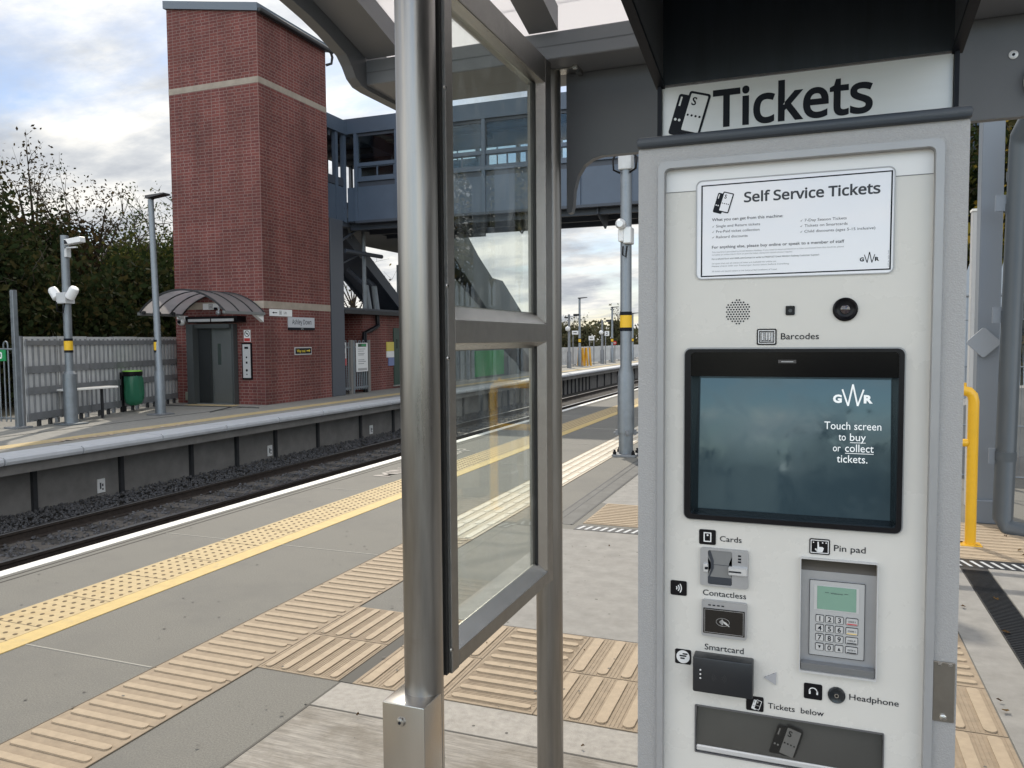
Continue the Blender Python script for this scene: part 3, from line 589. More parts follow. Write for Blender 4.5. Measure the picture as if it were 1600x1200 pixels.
MB().box(-.1340, -.1130, 1.3844, 1.3852, 1.0960, 1.0985).build('slot_mouth', ink, cr)
MB().box(-.1775, -.1690, 1.387, 1.396, 1.0920, 1.1060, .001).build('slot_guide', silverl, cr); MB().box(-.1745, -.1690, 1.3862, 1.3872, 1.0970, 1.1015).build('slot_notch', ink, cr)
g = MB()
for z in (1.1225, 1.1170, 1.1120): g.box(-.1190, -.1140, 1.3918, 1.3926, z, z + .0028)
g.build('indicator_lights', ink, cr)
# contactless
o = icon('contactless_pictogram', -.2358, -.2072, 1.0418, 1.0682); g = MB()
def arc(g, cx, cz, r, a0, a1, wd, n=10, y=None):
    y = y or yi
    for i in range(n):
        a, b = R(a0 + (a1 - a0) * i / n), R(a0 + (a1 - a0) * (i + 1) / n)
        g.prism([(cx + (r - wd) * math.cos(a), cz + (r - wd) * math.sin(a)), (cx + (r + wd) * math.cos(a), cz + (r + wd) * math.sin(a)), (cx + (r + wd) * math.cos(b), cz + (r + wd) * math.sin(b)), (cx + (r - wd) * math.cos(b), cz + (r - wd) * math.sin(b))], y, y + .0003)
for r in (.0045, .0085, .0125): arc(g, -.2290, 1.055, r, -38, 38, .0009)
g.build('symbol', signw, o); lab('Contactless', -.1791, 1.0472, .0098, .0735)
cr = P(MB().prism(rr(-.1800, -.1036, .9772, 1.0408, .004), 1.390, 1.402), 'contactless_reader', silver, None, 30)
MB().prism(rr(-.1768, -.1068, .9830, 1.0280, .0008), 1.3888, 1.3905).build('reader_window', mat('reader_gloss', (.010, .009, .009), .15), cr)
g = MB().ring(rr(-.1745, -.1090, .9850, 1.0262, .0003), rr(-.1741, -.1094, .9854, 1.0258, .0003), 1.3884, 1.3887); N_ = 20
el = [(-.1435 + .0115 * math.cos(6.283 * k / N_), 1.0055 + .0072 * math.sin(6.283 * k / N_)) for k in range(N_)]; el2 = [(-.1435 + .0111 * math.cos(6.283 * k / N_), 1.0055 + .0068 * math.sin(6.283 * k / N_)) for k in range(N_)]
g.ring(el, el2, 1.3884, 1.3887)
for r in (.002, .0038, .0056, .0072): arc(g, -.1500, 1.0055, r, -42, 42, .0005, 6, 1.3884)
g.prism([(-.1415, 1.0035), (-.1330, .9985), (-.1322, .9995), (-.1375, 1.0055), (-.1425, 1.0075)], 1.3884, 1.3887); g.build('symbol', silverl, cr)
g = MB()
for x in (-.1685, -.1610, -.1535, -.1460): g.box(x, x + .0045, 1.3892, 1.3902, 1.0325, 1.0345)
g.build('indicator_lights', ink, cr)
# smartcard
o = icon('smartcard_pictogram', -.2272, -.1990, .9175, .9441); MB().prism(circ(-.2131, .9308, .0118), yi, yi + .0003).build('disc', signw, o)
g = MB()
for z, x0, x1 in ((.9350, -.2140, -.2050), (.9312, -.2195, -.2070), (.9268, -.2180, -.2100)): g.prism(rr(x0, x1, z, z + .0026, .0012), yi - .0003, yi)
g.build('symbol', black, o); lab('Smartcard', -.1752, .9495, .0103, .0664)
cr = P(MB().box(-.1925, -.0915, 1.372, 1.402, .8818, .9448, .003, 2), 'smartcard_reader', mat('reader_black', (.012, .014, .018), .38), None, 35)
g = MB()
for z in (.9225, .9150, .9080): g.lathe([(.0016, 0), (.0016, -.001), (.0006, -.0016)], (-.1790, 1.372, z), 10, 'y')
g.build('indicator_lights', silverl, cr)
g = MB(); g_y = 1.3714
for r in (.003, .006, .009): arc(g, -.1445, .912, r, -45, 45, .0005, 6, g_y); arc(g, -.1500, .912, r, 135, 225, .0005, 6, g_y)
g.build('symbol', mat('emboss', (.03, .032, .036), .5), cr)
P(MB().prism([(-.0742, .9143), (-.0548, .9252), (-.0548, .9035)], D - .0035, D), 'arrow_light', mat('arrow_grey', (.40, .41, .44), .35, .2))
# pin pad
o = icon('pin_pictogram', -.0042, .0280, 1.1372, 1.1635)
g = MB().ring(rr(-.0022, .0260, 1.1392, 1.1615, .0008), rr(-.0009, .0247, 1.1405, 1.1602, .0004), yi, yi + .0003)
for x in (.0022, .0165, .0220): g.prism(circ(x, 1.1572, .0012, 8), yi, yi + .0003)
g.prism([(.0075, 1.1412), (.0075, 1.1465), (.0050, 1.1470), (.0045, 1.1455), (.0080, 1.1412), (.0165, 1.1412), (.0185, 1.1480), (.0165, 1.1500), (.0110, 1.1500), (.0105, 1.1585), (.0085, 1.1585), (.0085, 1.1470)], yi, yi + .0003); g.build('symbol', signw, o); lab('Pin pad', .0342, 1.1449, .0102, .0482)
ph = P(MB().ring(rr(-.0182, .1016, .9352, 1.1315, .003), rr(-.0165, .0998, .9385, 1.1297, .002), 1.3900, 1.402), 'pin_pad', silverl, None, 30)
g = MB(); g.quad((-.017, 1.425, 1.131), (.1005, 1.425, 1.131), (.1005, 1.411, 1.1055), (-.017, 1.411, 1.1055)); g.build('visor', mat('visor_brown', (.085, .075, .062), .3), ph)
MB().prism([(-.017, .936), (.1005, .936), (.1005, 1.1056), (-.017, 1.1056)], 1.4105, 1.430).build('housing', silver, ph)
MB().box(-.0160, .0995, 1.3935, 1.4103, .9385, .9505, .001).build('ledge', mat('ledge_grey', (.18, .185, .19), .35, .3), ph)
k_ = 1.408 / 1.4
def sx(x): return x * k_
def sz(z): return 1.5 + (z - 1.5) * k_
kp = MB().prism(rr(sx(-.0026), sx(.0826), sz(.9645), sz(1.0930), .0012), 1.4080, 1.4105).build('keypad_face', mat('keypad_silver', (.50, .51, .52), .35, .3), ph)
MB().ring(rr(sx(-.0030), sx(.0830), sz(.9641), sz(1.0934), .0012), rr(sx(-.0022), sx(.0822), sz(.9649), sz(1.0926), .001), 1.4074, 1.4082).build('keypad_border', ink, kp)
MB().prism(rr(sx(.0045), sx(.0738), sz(1.0430), sz(1.0845), .0005), 1.4072, 1.4079).build('display_rim', silverl, kp)
dsp = MB().prism(rr(sx(.0092), sx(.0696), sz(1.0446), sz(1.0838), .0004), 1.4066, 1.4073).build('display', mat('lcd_green', (.20, .34, .27), .25), kp)
MB().text('***  Welcome  ***', (sx(.0394), 1.4062, sz(1.0720)), h=.0024, w=.036, align='C', bold=.01).build('display_lettering', inkg, dsp)
rows = [('1', '2', '3'), ('4', '5', '6'), ('7', '8', '9'), ('', '0', '')]
for j, r_ in enumerate(rows):
    for i, s_ in enumerate(r_):
        cx, cz = sx(.0138 + .01525 * i), sz(1.0283 - .0161 * j)
        o = MB().prism(rr(cx - .0066, cx + .0066, cz - .0064, cz + .0064, .0018), 1.4068, 1.4082).build('key', ink, kp)
        MB().prism(rr(cx - .0058, cx + .0058, cz - .0056, cz + .0056, .0013), 1.4060, 1.4069).build('key_face', silverl, o)
        g = MB()
        if s_: g.text(s_, (cx, 1.4056, cz - .0039), h=.0080, align='C', bold=.015)
        elif i == 0: g.prism([(cx - .0022, cz + .0026), (cx + .0022, cz + .0026), (cx, cz - .003)], 1.4056, 1.4060)
        else: g.prism([(cx - .0022, cz - .003), (cx + .0022, cz - .003), (cx, cz + .0026)], 1.4056, 1.4060)
        g.build('numeral', ink, o)
for j, (s_, cm) in enumerate((('CANCEL X', mat('key_red', (.55, .04, .05), .4)), ('CLEAR <', mat('key_amber', (.75, .55, .20), .4)), ('HELP', ink), ('ENTER O', ink))):
    cx, cz = sx(.0636), sz(1.0281 - .0161 * j)
    o = MB().prism(rr(cx - .0096, cx + .0096, cz - .0064, cz + .0064, .0018), 1.4068, 1.4082).build('key', ink, kp)
    MB().prism(rr(cx - .0088, cx + .0088, cz - .0056, cz + .0056, .0013), 1.4060, 1.4069).build('key_face', silverl, o)
    MB().box(cx - .0075, cx + .0075, 1.4055, 1.4061, cz - .0048, cz - .0032).build('key_band', cm, o); MB().text(s_, (cx, 1.4056, cz - .0010), h=.0028, w=.012, align='C', bold=.01).build('key_lettering', inkg, o)
# headphone
o = icon('headphone_pictogram', -.0098, .0194, .8875, .9142); g = MB(); arc(g, .0048, .9010, .0062, -10, 190, .0008, 12)
for x in (-.0018, .0100): g.prism(rr(x, x + .0028, .8962, .9022, .0008), yi, yi + .0003)
g.build('symbol', signw, o)
hj = P(MB().lathe([(.0138, 0), (.0138, -.003), (.0118, -.005), (.0060, -.003)], (.0417, D, .9005), 28, 'y'), 'headphone_socket', mat('socket_black', (.012, .016, .020), .25), None, 40)
MB().lathe([(.0036, 0), (.0036, -.002), (.0020, -.002), (.0018, 0)], (.0417, D - .003, .9005), 16, 'y').build('socket_ring', steel2, hj); lab('Headphone', .0614, .8957, .0098, .0745)
# tray
o = icon('tickets_pictogram', -.1038, -.0747, .8515, .8774); ticket_icon(o, -.0965, .8525, .0205, yi + .0002, md=signw, ml=black, bgm=black)
lab('Tickets  below', -.0676, .8600, .0096, .0900)
tr = P(MB().ring(rr(-.1918, .1152, .7606, .8472, .002), rr(-.1898, .1132, .7626, .8452, .001), 1.3970, 1.402), 'ticket_tray', mat('tray_rim', (.10, .10, .105), .4), None, 30)
fl = MB().quad((-.190, 1.400, .775), (.1135, 1.400, .775), (.1135, 1.416, .846), (-.190, 1.416, .846)).build('flap', mat('flap_smoke', (.055, .053, .050), .18, 0, var=.12, vs=6), tr)
a_ = MB().box(-.1895, .113, 1.398, 1.418, .7635, .7740, .002).build('tray_lip', silverl, tr)
ticket_icon(fl, -.0690, .7700, .0640, 1.4015, ml=mat('flap_light', (.13, .128, .122), .3), bgm=mat('flap_light', (.1, .1, .1)), md=mat('flap_ink', (.008, .008, .008), .4))
# lock plate on the right side of the frame
lp = P(MB().box(.1826, .2135, 1.3835, 1.3885, .8880, .9848, .0008), 'lock_plate', mat('plate_bronze', (.36, .34, .31), .28, 1.0, var=.12, vs=20))
g = MB()
for x in (.189, .203): g.box(x, x + .006, 1.3815, 1.3845, .9795, .9838, .0005)
g.build('hinge_tab', steel2, lp); MB().lathe([(.0056, 0), (.0052, -.003), (.003, -.0042)], (.1976, 1.3835, .8960), 18, 'y').build('bolt', steel2, lp, 40)
# ================================================================ SHELTER WITH HOOD AND SIGN
sh = thing('platform_shelter', 'dark grey waiting shelter with white translucent roof over the ticket machine', 'shelter', (0, 2.4, 0))
# roof beam (gutter box) and portal plate
MB().box(-1.395, 3.4, 2.30, 2.56, 2.34, 2.42, .003).build('beam', dgrey2, sh)
MB().box(-1.39, 3.4, 2.2985, 2.3005, 2.378, 2.3805).build('beam_seam', dgrey, sh)
pl = [(-.747, 2.338), (-.747, 1.91), (-.742, 1.902), (-.731, 1.905), (-.726, 1.925), (-.722, 1.975), (-.710, 2.02), (-.690, 2.05), (-.662, 2.068), (-.632, 2.0755), (3.4, 2.0755), (3.4, 2.338)]
MB().prism(pl, 2.445, 2.475, 'xz').build('portal_plate', dgrey, sh)
# canopy ribs and translucent roof
def zr(y): return 2.425 + .20 * (2.3 - y)
def rib(x0, x1, name='rib'):
    n = 12; g = MB(); pts = [(2.30, 2.422)] + [(2.30 - (2.30 - .3) * k / n, zr(2.30 - 2.0 * k / n) + .05 * math.sin(k / n * 1.5)) for k in range(1, n + 1)]
    top = [(y, z + .07) for y, z in pts][::-1]; g.prism(pts + top, x0, x1, 'yz'); return g.build(name, dgrey2, sh)
for x0, x1 in ((-1.385, -1.255), (-.82, -.728), (-.17, -.08), (.62, .71), (1.4, 1.5)): rib(x0, x1)
ep = [(2.56, 2.33), (2.32, 2.325), (2.27, 2.328), (2.235, 2.345), (2.21, 2.375), (2.18, 2.40), (2.08, 2.43), (2.0, 2.447), (1.90, 2.462), (1.5, 2.54), (1.0, 2.65), (.3, 2.80), (.3, 2.88), (1.0, 2.74), (1.5, 2.63), (2.3, 2.50), (2.56, 2.46)]
MB().prism(ep, -1.425, -1.388, 'yz').build('end_plate', dgrey, sh)
g = MB()
n = 14
for k in range(n):
    ya_, yb_ = 2.45 - 2.2 * k / n, 2.45 - 2.2 * (k + 1) / n
    za, zb_ = zr(ya_) + .075 + .05 * math.sin(max(0, 2.3 - ya_) / 2 * 1.5), zr(yb_) + .075 + .05 * math.sin(max(0, 2.3 - yb_) / 2 * 1.5)
    g.quad((-1.39, ya_, za), (3.4, ya_, za), (3.4, yb_, zb_), (-1.39, yb_, zb_))
o = g.build('roof_panel', opal, sh); sm = o.modifiers.new('s', 'SOLIDIFY'); sm.thickness = .008
for x, z in ((.476, 2.236),):
    o = MB().lathe([(.011, 0), (.011, -.003), (.006, -.004)], (x, 2.445, z), 20, 'y').build('bolt', silverl, sh); MB().lathe([(.004, 0), (.003, -.004)], (x, 2.441, z), 8, 'y').build('bolt_socket', ink, o)
MB().lathe([(.045, 0), (.045, -.03), (.038, -.045), (.02, -.05)], (.545, 2.445, 2.165), 24, 'y').build('lamp', signw, sh, 40)
for x, n_ in ((-.70, 'a'),):
    g = MB().tube([(-.72, 2.41, 2.40), (-.715, 2.405, 2.345)], .006, 8); g.box(-.80, -.70, 2.385, 2.435, 2.335, 2.341); g.box(-.705, -.69, 2.37, 2.44, 2.325, 2.345, .002); g.build('bracket', steel2, sh)
# hood: cheeks, back and roof, open below
hd = thing('ticket_hood', 'black overhanging hood above the ticket machine carrying the big sign', 'hood', (-.035, 1.70, 2.0))
for x0, x1 in ((-.317, -.305), (.2345, .2465)):
    o = MB().prism([(1.705, 2.03), (1.705, 2.62), (.80, 2.62), (.80, 2.17), (1.37, 2.087)], x0, x1, 'yz').build('cheek', dgrey, hd)
    MB().prism([(1.70, 2.026), (1.37, 2.083), (.80, 2.166), (.80, 2.174), (1.37, 2.091), (1.70, 2.034)], x0 - .003, x1 + .003, 'yz').build('edge_trim', ink, o)
MB().box(-.305, .2345, 1.690, 1.705, 2.03, 2.62).build('back_panel', hoodm, hd)
MB().box(-.317, .2465, .80, 1.705, 2.621, 2.635).build('roof', dgrey, hd)
MB().box(-.305, .2345, .80, .815, 2.175, 2.62).build('front_panel', dgrey, hd)
for x in (-.312, .2395): MB().box(x - .004, x + .004, 1.688, 1.72, 1.84, 2.03).build('side_trim', ink, hd)
sg = thing('ticket_sign', 'silver sign reading Tickets with two ticket symbols above the machine', 'sign', (-.035, 1.70, 1.9))
MB().box(-.3075, .2350, 1.700, 1.712, 1.845, 2.0275).build('board', mat('sign_silver', (.60, .61, .61), .33, .15, var=.04, vs=3, vstretch=(1, 1, 8)), sg)
ticket_icon(sg, -.3010, 1.9150, .1010, 1.6995, ml=MATS['sign_silver'])
MB().text('Tickets', (-.2035, 1.6993, 1.9370), h=.0715, w=.3020, bold=.020, gro=True).build('lettering', ink, sg)
# ================================================================ GLASS WINDBREAK
gs = thing('glass_windbreak', 'steel framed glass windbreak of two panes between round posts', 'windbreak', (-.8, 1.95, 0))
for y, zt in ((1.525, 2.62), (2.41, 2.338)):
    o = MB().tube([(-.8, y, 0), (-.8, y, zt)], .0432, 48, True).build('post', steel, gs, 40)
    MB().lathe([(.09, .002), (.09, .012), (.045, .014)], (-.8, y, 0), 24).build('base_plate', steel2, o, 40)
XI, XO = -.757, -.815
FY0, FY1 = 1.585, 2.335
o = MB().box(XO, XI, FY0 - .005, 1.617, .745, 2.335, .0015).build('stile', aluf, gs)
g = MB()
for z in (1.62, 1.46, .80, 2.05): g.lathe([(.006, 0), (.005, .002), (.003, .0035)], (XI - .0035, 1.5835, z), 12, 'x')
g2 = MB().box(-.795, -.765, 1.568, 1.582, .745, 2.34); g2.build('gasket', mat('hinge_dark', (.03, .03, .03), .5, .4, bump=.6, bs=500), o)
g.build('screw', steel2, o)
MB().box(XO, XI, 2.265, 2.318, .745, 2.335, .0015).build('stile', aluf, gs)
MB().box(-.83, -.775, 2.318, 2.372, .79, 2.30).build('stile_cover', aluf, gs)
def rail(z0, z1, top, bot, nm='crossrail'):
    g = MB(); g.box(XO, XI, 1.617, 2.265, z0, z1, .0015); o = g.build(nm, aluf, gs)
    b = MB()
    if top: b.prism([(XI - .001, z1 - .0005), (XI - .030, z1 + .034), (XO + .03, z1 + .034), (XO, z1 - .0005)], 1.6175, 2.2645, 'xz')
    bd = .018 if z0 < 2 else .007
    if bot: b.prism([(XI - .001, z0 + .0005), (XI - .030, z0 - bd), (XO + .03, z0 - bd), (XO, z0 + .0005)], 1.6175, 2.2645, 'xz')
    b.build('bead', steel2, o); return o
rail(.748, .787, True, False); rail(1.4925, 1.5465, True, True); rail(2.262, 2.335, False, True)
for z0, z1 in ((.80, 1.485), (1.56, 2.255)):
    o = MB().box(-.7900, -.7840, 1.622, 2.262, z0, z1).build('pane', glass, gs)
    b = MB(); b.box(-.7945, -.7795, 2.2335, 2.2420, z0, z1); b.box(-.7945, -.7795, 1.618, 1.6240, z0, z1); b.build('gasket', rubber, o)
    b = MB(); b.prism([(2.242, -.790), (2.265, -.758), (2.265, -.80), (2.242, -.80)], z0, z1, 'xy') if False else b.add([(-.786, 2.242, z0), (-.7575, 2.2648, z0 - .01), (-.7575, 2.2648, z1 + .01), (-.786, 2.242, z1)], [(0, 1, 2, 3)])
    b.build('bead', steel2, o)
    b = MB(); b.add([(-.786, 1.640, z0), (-.7575, 1.6172, z0 - .01), (-.7575, 1.6172, z1 + .01), (-.786, 1.640, z1)], [(0, 1, 2, 3)]); b.build('bead', steel2, o)
cv = MB(); cv.box(-.858, -.757, 1.440, 1.535, 0.0, .727, .003, 2); cvo = cv.build('post_cover', mat('cover_steel', (.50, .48, .45), .26, 1.0, var=.08, vs=6, vstretch=(1, 1, .3)), gs, 30)
MB().lathe([(.0105, 0), (.0105, -.002), (.0085, -.006), (.004, -.0075)], (-.812, 1.440, .690), 18, 'y').build('bolt', steel2, cvo, 40)
MB().lathe([(.0035, 0), (.0035, -.001)], (-.812, 1.4325, .690), 6, 'y').build('bolt_socket', ink, cvo)
#@@PART2
# ================================================================ FAR PLATFORM: LIFT TOWER
struct(MB().box(-70, -15.6, -30, 160, -1.2, .0).build('verge', soil))
tx0, tx1, ty0, ty1 = -14.76, -12.10, 15.27, 18.0
lt = thing('lift_tower', 'tall red brick lift tower with sloping top and two pale stone bands', 'lift tower', ((tx0 + tx1) / 2, (ty0 + ty1) / 2, 0))
MB().prism([(tx0, -.05), (tx1, -.05), (tx1, 9.10), (tx0, 9.55)], ty0, ty1, 'xz').build('wall', brick, lt)
MB().prism([(tx0 - .05, 9.548), (tx1 + .06, 9.088), (tx1 + .06, 9.27), (tx0 - .05, 9.73)], ty0 - .06, ty1 + .1, 'xz').build('roof', mat('roof_slate_blue', (.10, .13, .17), .45), lt)
g = MB()
MB().box(tx0 - .003, tx1 + .003, ty0 - .003, ty1 + .003, 7.50, 7.64).build('stone_band', bandst, lt); MB().box(tx0 - .003, tx1 + .003, ty0 - .003, ty1 + .003, 2.29, 2.46).build('stone_band', bandst, lt)
g = MB(); g.box(tx1 + .062, tx1 + .16, ty0 - .05, ty1 + .18, 9.06, 9.16, .02); g.tube([(tx1 + .11, ty1 + .1, 9.08), (tx1 + .11, ty1 + .16, 8.98), (tx1 + .08, ty1 + .16, 8.82), (tx1 - .02, ty1 + .06, 8.76)], .035, 8); g.build('gutter', dark, lt, 40)
# lift door portal
ldf = mat('lift_frame', (.07, .078, .08), .45, .3); lds = mat('lift_steel', (.25, .27, .27), .33, .8, var=.08, vs=3, vstretch=(1, 1, .3))
dr = MB(); dr.box(-14.18, -13.98, 14.98, 15.265, 0, 1.93); dr.box(-12.955, -12.89, 15.12, 15.265, 0, 1.93); dr.box(-13.98, -12.955, 15.05, 15.265, 1.83, 1.93); dro = dr.build('lift_door', ldf, lt)
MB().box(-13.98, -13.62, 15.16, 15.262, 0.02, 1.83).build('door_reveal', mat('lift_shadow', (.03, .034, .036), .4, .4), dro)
a_ = MB().box(-13.62, -12.956, 15.22, 15.264, 0.02, 1.83).build('door_leaf', lds, dro)
MB().box(-13.44, -13.35, 15.212, 15.221, .95, 1.46).build('window', mat('slot_glass', (.04, .055, .05), .15), dro)
MB().box(-13.98, -12.9, 15.06, 15.22, 0, .022).build('threshold', galv, dro)
# barrel canopy over the lift door
cp = thing('door_canopy', 'smoked barrel vault canopy over the lift door', 'canopy', (-13.3, 14.6, 2.2))
def vault(u, r=0.0):  # u 0..1 along the arc
    a = R(180 - 180 * u); hw, rise = 1.22 + r, .50 + r
    th = R(52); Rr = hw / math.sin(th); ang = -th + 2 * th * u; k = rise / (Rr * (1 - math.cos(th)))
    return (-13.30 + Rr * math.sin(ang), 2.17 + (Rr * math.cos(ang) - Rr * math.cos(th)) * k)
vp = [vault(i / 24) for i in range(25)]; vq = [vault(i / 24, .012) for i in range(25)]
MB().prism(vp + vq[::-1], 13.92, 15.26, 'xz').build('sheet', smoke, cp, 40)
for y in (13.90, 14.36, 14.82, 15.22):
    vq2 = [vault(i / 24, .03) for i in range(25)]; vp2 = [vault(i / 24, -.012) for i in range(25)]
    MB().prism(vp2 + vq2[::-1], y, y + .035, 'xz').build('rib', dark, cp, 40)
for x in (-14.52, -12.08): MB().box(x - .03, x + .03, 13.88, 15.26, 2.12, 2.185, .005).build('eave_rail', mat('eave_grey', (.20, .21, .215), .4, .5), cp)
for x in (-14.42, -12.16): MB().prism([(15.268, 2.14), (15.268, 1.96), (14.95, 2.14)], x - .05, x + .05, 'yz').build('bracket', signw, cp)
for x, y in ((-14.48, 14.0), (-14.48, 14.45), (-14.48, 14.9)): MB().lathe([(.0, -.04), (.045, -.03), (.045, .03), (.0, .04)], (x, y, 2.19), 10, 'y').build('clamp', dark, cp)
ln = thing('strip_light', 'black strip light with white diffuser above the lift door', 'light', (-13.4, 15.1, 2.03))
MB().prism([(15.268, 2.11), (15.268, 1.96), (15.02, 1.97), (14.96, 2.06), (14.96, 2.11)], -14.17, -12.63, 'yz').build('housing', black, ln)
for x0, x1 in ((-14.08, -13.42), (-13.38, -12.72)): MB().box(x0, x1, 14.95, 14.962, 1.985, 2.05).build('diffuser', silverl, ln)
def sign(name, label, cat, pts, m_, lx, group=None, face='y'):
    o = thing(name, label, cat, lx, group); return o
def board(par, face, a0, a1, z0, z1, pos, m_, th=.012, nm='panel'):
    if face == 'y': return MB().box(a0, a1, pos - th, pos, z0, z1).build(nm, m_, par)
    return MB().box(pos, pos + th, a0, a1, z0, z1).build(nm, m_, par)
# ground finish before the lift
struct(MB().prism([(-14.55, 15.26), (-14.35, 14.5), (-12.55, 14.6), (-11.8, 14.5), (-12.1, 15.26)], -.003, .001, 'xy').build('lift_forecourt', concl)); struct(MB().prism([(-14.1, 15.1), (-14.0, 14.65), (-12.6, 14.7), (-12.7, 15.1)], .0, .005, 'xy').build('lift_tactile', mat('tactile_far', (.4, .3, .15))))
g = MB(); g.tube([(-14.6, 14.45, .003), (-12.5, 14.58, .003), (-12.05, 13.36, .003)], .018, 6); g.tube([(-12.5, 14.58, .003), (-11.7, 14.5, .003)], .018, 6); struct(g.build('paving_seam', mat('seam_dark', (.05, .05, .05), .9)))
struct(MB().box(-12.2, -12.17, -20, 15.2, -.01, .002).build('paving_seam_long', MATS['seam_dark']))
g = MB(); g.text('MIND THE GAP', (-10.66, 8.62, .004), (0, 1, 0), (-1, 0, 0), h=.20, w=2.9, bold=.02); struct(g.build('platform_lettering', mat('worn_lettering', (.42, .34, .27), .8, 0, var=.3, vs=3)))
g = MB(); g.text('MIND THE GAP', (-4.36, 7.55, .004), (0, 1, 0), (-1, 0, 0), h=.20, w=2.3, bold=.02); struct(g.build('platform_lettering', mat('stencil_pale', (.40, .37, .34), .8, 0, var=.2, vs=5)))
t = thing('station_sign', 'grey station name sign reading Ashley Down on the brick tower', 'sign', (-12.09, 16.7, 1.95))
o = board(t, 'x', 16.15, 17.22, 1.845, 2.10, -12.095, mat('name_grey', (.46, .48, .52), .4), .03); MB().box(-12.095, -12.06, 16.15, 17.22, 1.785, 1.843).build('footer', ink, t); MB().text('Ashley Down', (-12.0645, 16.685, 1.925), (0, 1, 0), (0, 0, 1), h=.12, w=.80, align='C', bold=.006, gro=True).build('lettering', ink, t)
MB().text('GWR', (-12.0595, 16.685, 1.798), (0, 1, 0), (0, 0, 1), h=.03, align='C').build('footer_lettering', silverl, t)
t = thing('lift_arrow_sign', 'white sign with an arrow and the word Lift on the tower side', 'sign', (-12.09, 15.87, 2.2))
board(t, 'x', 15.45, 16.30, 2.11, 2.275, -12.092, signw, .02)
g = MB(); g.text('Lift', (-12.0715, 15.98, 2.165), (0, 1, 0), (0, 0, 1), h=.062); xx = -12.0715
g.add([(xx, 15.53, 2.19), (xx, 15.60, 2.215), (xx, 15.60, 2.20), (xx, 15.72, 2.20), (xx, 15.72, 2.18), (xx, 15.60, 2.18), (xx, 15.60, 2.165)], [(0, 1, 2, 3, 4, 5, 6)])
def lift_sym(g, o, u, v, k):
    o, u, v = Vector(o), Vector(u), Vector(v); q = lambda a, b: o + u * a * k + v * b * k
    for a0, a1, b0, b1 in ((0, 1, 0, .08), (0, 1, .92, 1), (0, .08, .08, .92), (.92, 1, .08, .92), (.22, .34, .2, .62), (.44, .56, .2, .62), (.66, .78, .2, .62)): g.add([q(a0, b0), q(a1, b0), q(a1, b1), q(a0, b1)], [(0, 1, 2, 3)])
    for c in (.28, .50, .72): g.add([q(c + .07 * math.cos(k_), .74 + .07 * math.sin(k_)) for k_ in (0, .785, 1.57, 2.356, 3.14, 3.93, 4.71, 5.5)], [tuple(range(8))])
lift_sym(g, (xx, 15.80, 2.15), (0, 1, 0), (0, 0, 1), .09); g.build('lettering', ink, t)
t = thing('lift_symbol_sign', 'small white lift symbol sign above the lift door', 'sign', (-13.6, 15.26, 2.35))
board(t, 'y', -13.88, -13.38, 2.28, 2.43, 15.262, signw, .02); g = MB(); lift_sym(g, (-13.70, 15.2405, 2.295), (1, 0, 0), (0, 0, 1), .12); g.build('symbol', ink, t)
t = thing('lift_camera', 'round grey camera hanging under the vault in front of the lift symbol sign', 'camera', (-13.37, 14.9, 2.25)); MB().lathe([(.06, 0), (.06, -.05), (.03, -.07)], (-13.36, 15.2, 2.20), 16, 'y').build('body', silver, t, 40); MB().lathe([(.02, 0), (.02, .25)], (-13.36, 15.2, 2.21), 8).build('stem', silver, t); MB().lathe([(.03, 0), (.03, -.06), (.015, -.07)], (-13.44, 15.2, 2.30), 12, 'y').build('lamp', ink, t)
t = thing('dome_camera', 'white ball camera under the left end of the door canopy', 'camera', (-14.45, 15.2, 2.02)); MB().lathe([(.0, -.1), (.06, -.085), (.095, -.04), (.1, 0), (.08, .04), (.0, .05)], (-14.42, 15.1, 2.0), 18).build('body', signw, t, 60); MB().lathe([(.05, 0), (.045, -.02), (.0, -.03)], (-14.40, 15.005, 1.99), 14, 'y').build('lens', ink, t, 60); MB().box(-14.62, -14.36, 15.15, 15.265, 2.06, 2.14, .01).build('bracket', signw, t)
t = thing('prohibition_sign', 'white and red no smoking notice above the lift call panel', 'sign', (-12.6, 15.26, 1.63), 'prohibition notices')
board(t, 'y', -12.69, -12.50, 1.50, 1.78, 15.262, signw, .008); g = MB(); g.ring(circ(-12.595, 1.69, .075), circ(-12.595, 1.69, .062), 15.251, 15.2535); g.M = Matrix.Translation((-12.595, 0, 1.69)) @ Matrix.Rotation(R(45), 4, 'Y'); g.box(-.065, .065, 15.251, 15.2535, -.007, .007); g.build('ring', ink, t); MB().box(-12.68, -12.51, 15.2515, 15.2538, 1.51, 1.585).build('red_band', red, t); MB().box(-12.63, -12.56, 15.252, 15.2538, 1.683, 1.70).build('symbol', ink, t)
t = thing('call_panel', 'tall black and white lift call panel beside the lift door', 'panel', (-12.6, 15.26, 1.04))
MB().box(-12.745, -12.465, 15.235, 15.266, .60, 1.475).build('surround', black, t); o = MB().box(-12.715, -12.495, 15.228, 15.2345, .64, 1.44).build('face', silverl, t)
g = MB(); g.box(-12.66, -12.55, 15.2255, 15.2278, 1.33, 1.38); g.lathe([(.03, 0), (.03, -.004)], (-12.605, 15.2278, .82), 14, 'y'); g.lathe([(.022, 0), (.022, -.004)], (-12.605, 15.2278, 1.13), 14, 'y'); g.box(-12.63, -12.58, 15.2255, 15.2278, .98, 1.03); g.box(-12.62, -12.59, 15.2255, 15.2278, .71, .74); g.build('button', ink, o)
t = thing('way_out_sign', 'small black sign with yellow Way out lettering low on the tower', 'sign', (-12.09, 16.73, 1.26))
board(t, 'x', 16.39, 17.09, 1.165, 1.35, -12.095, silverl, .015, 'frame'); MB().box(-12.08, -12.077, 16.41, 17.07, 1.185, 1.33).build('panel', ink, t)
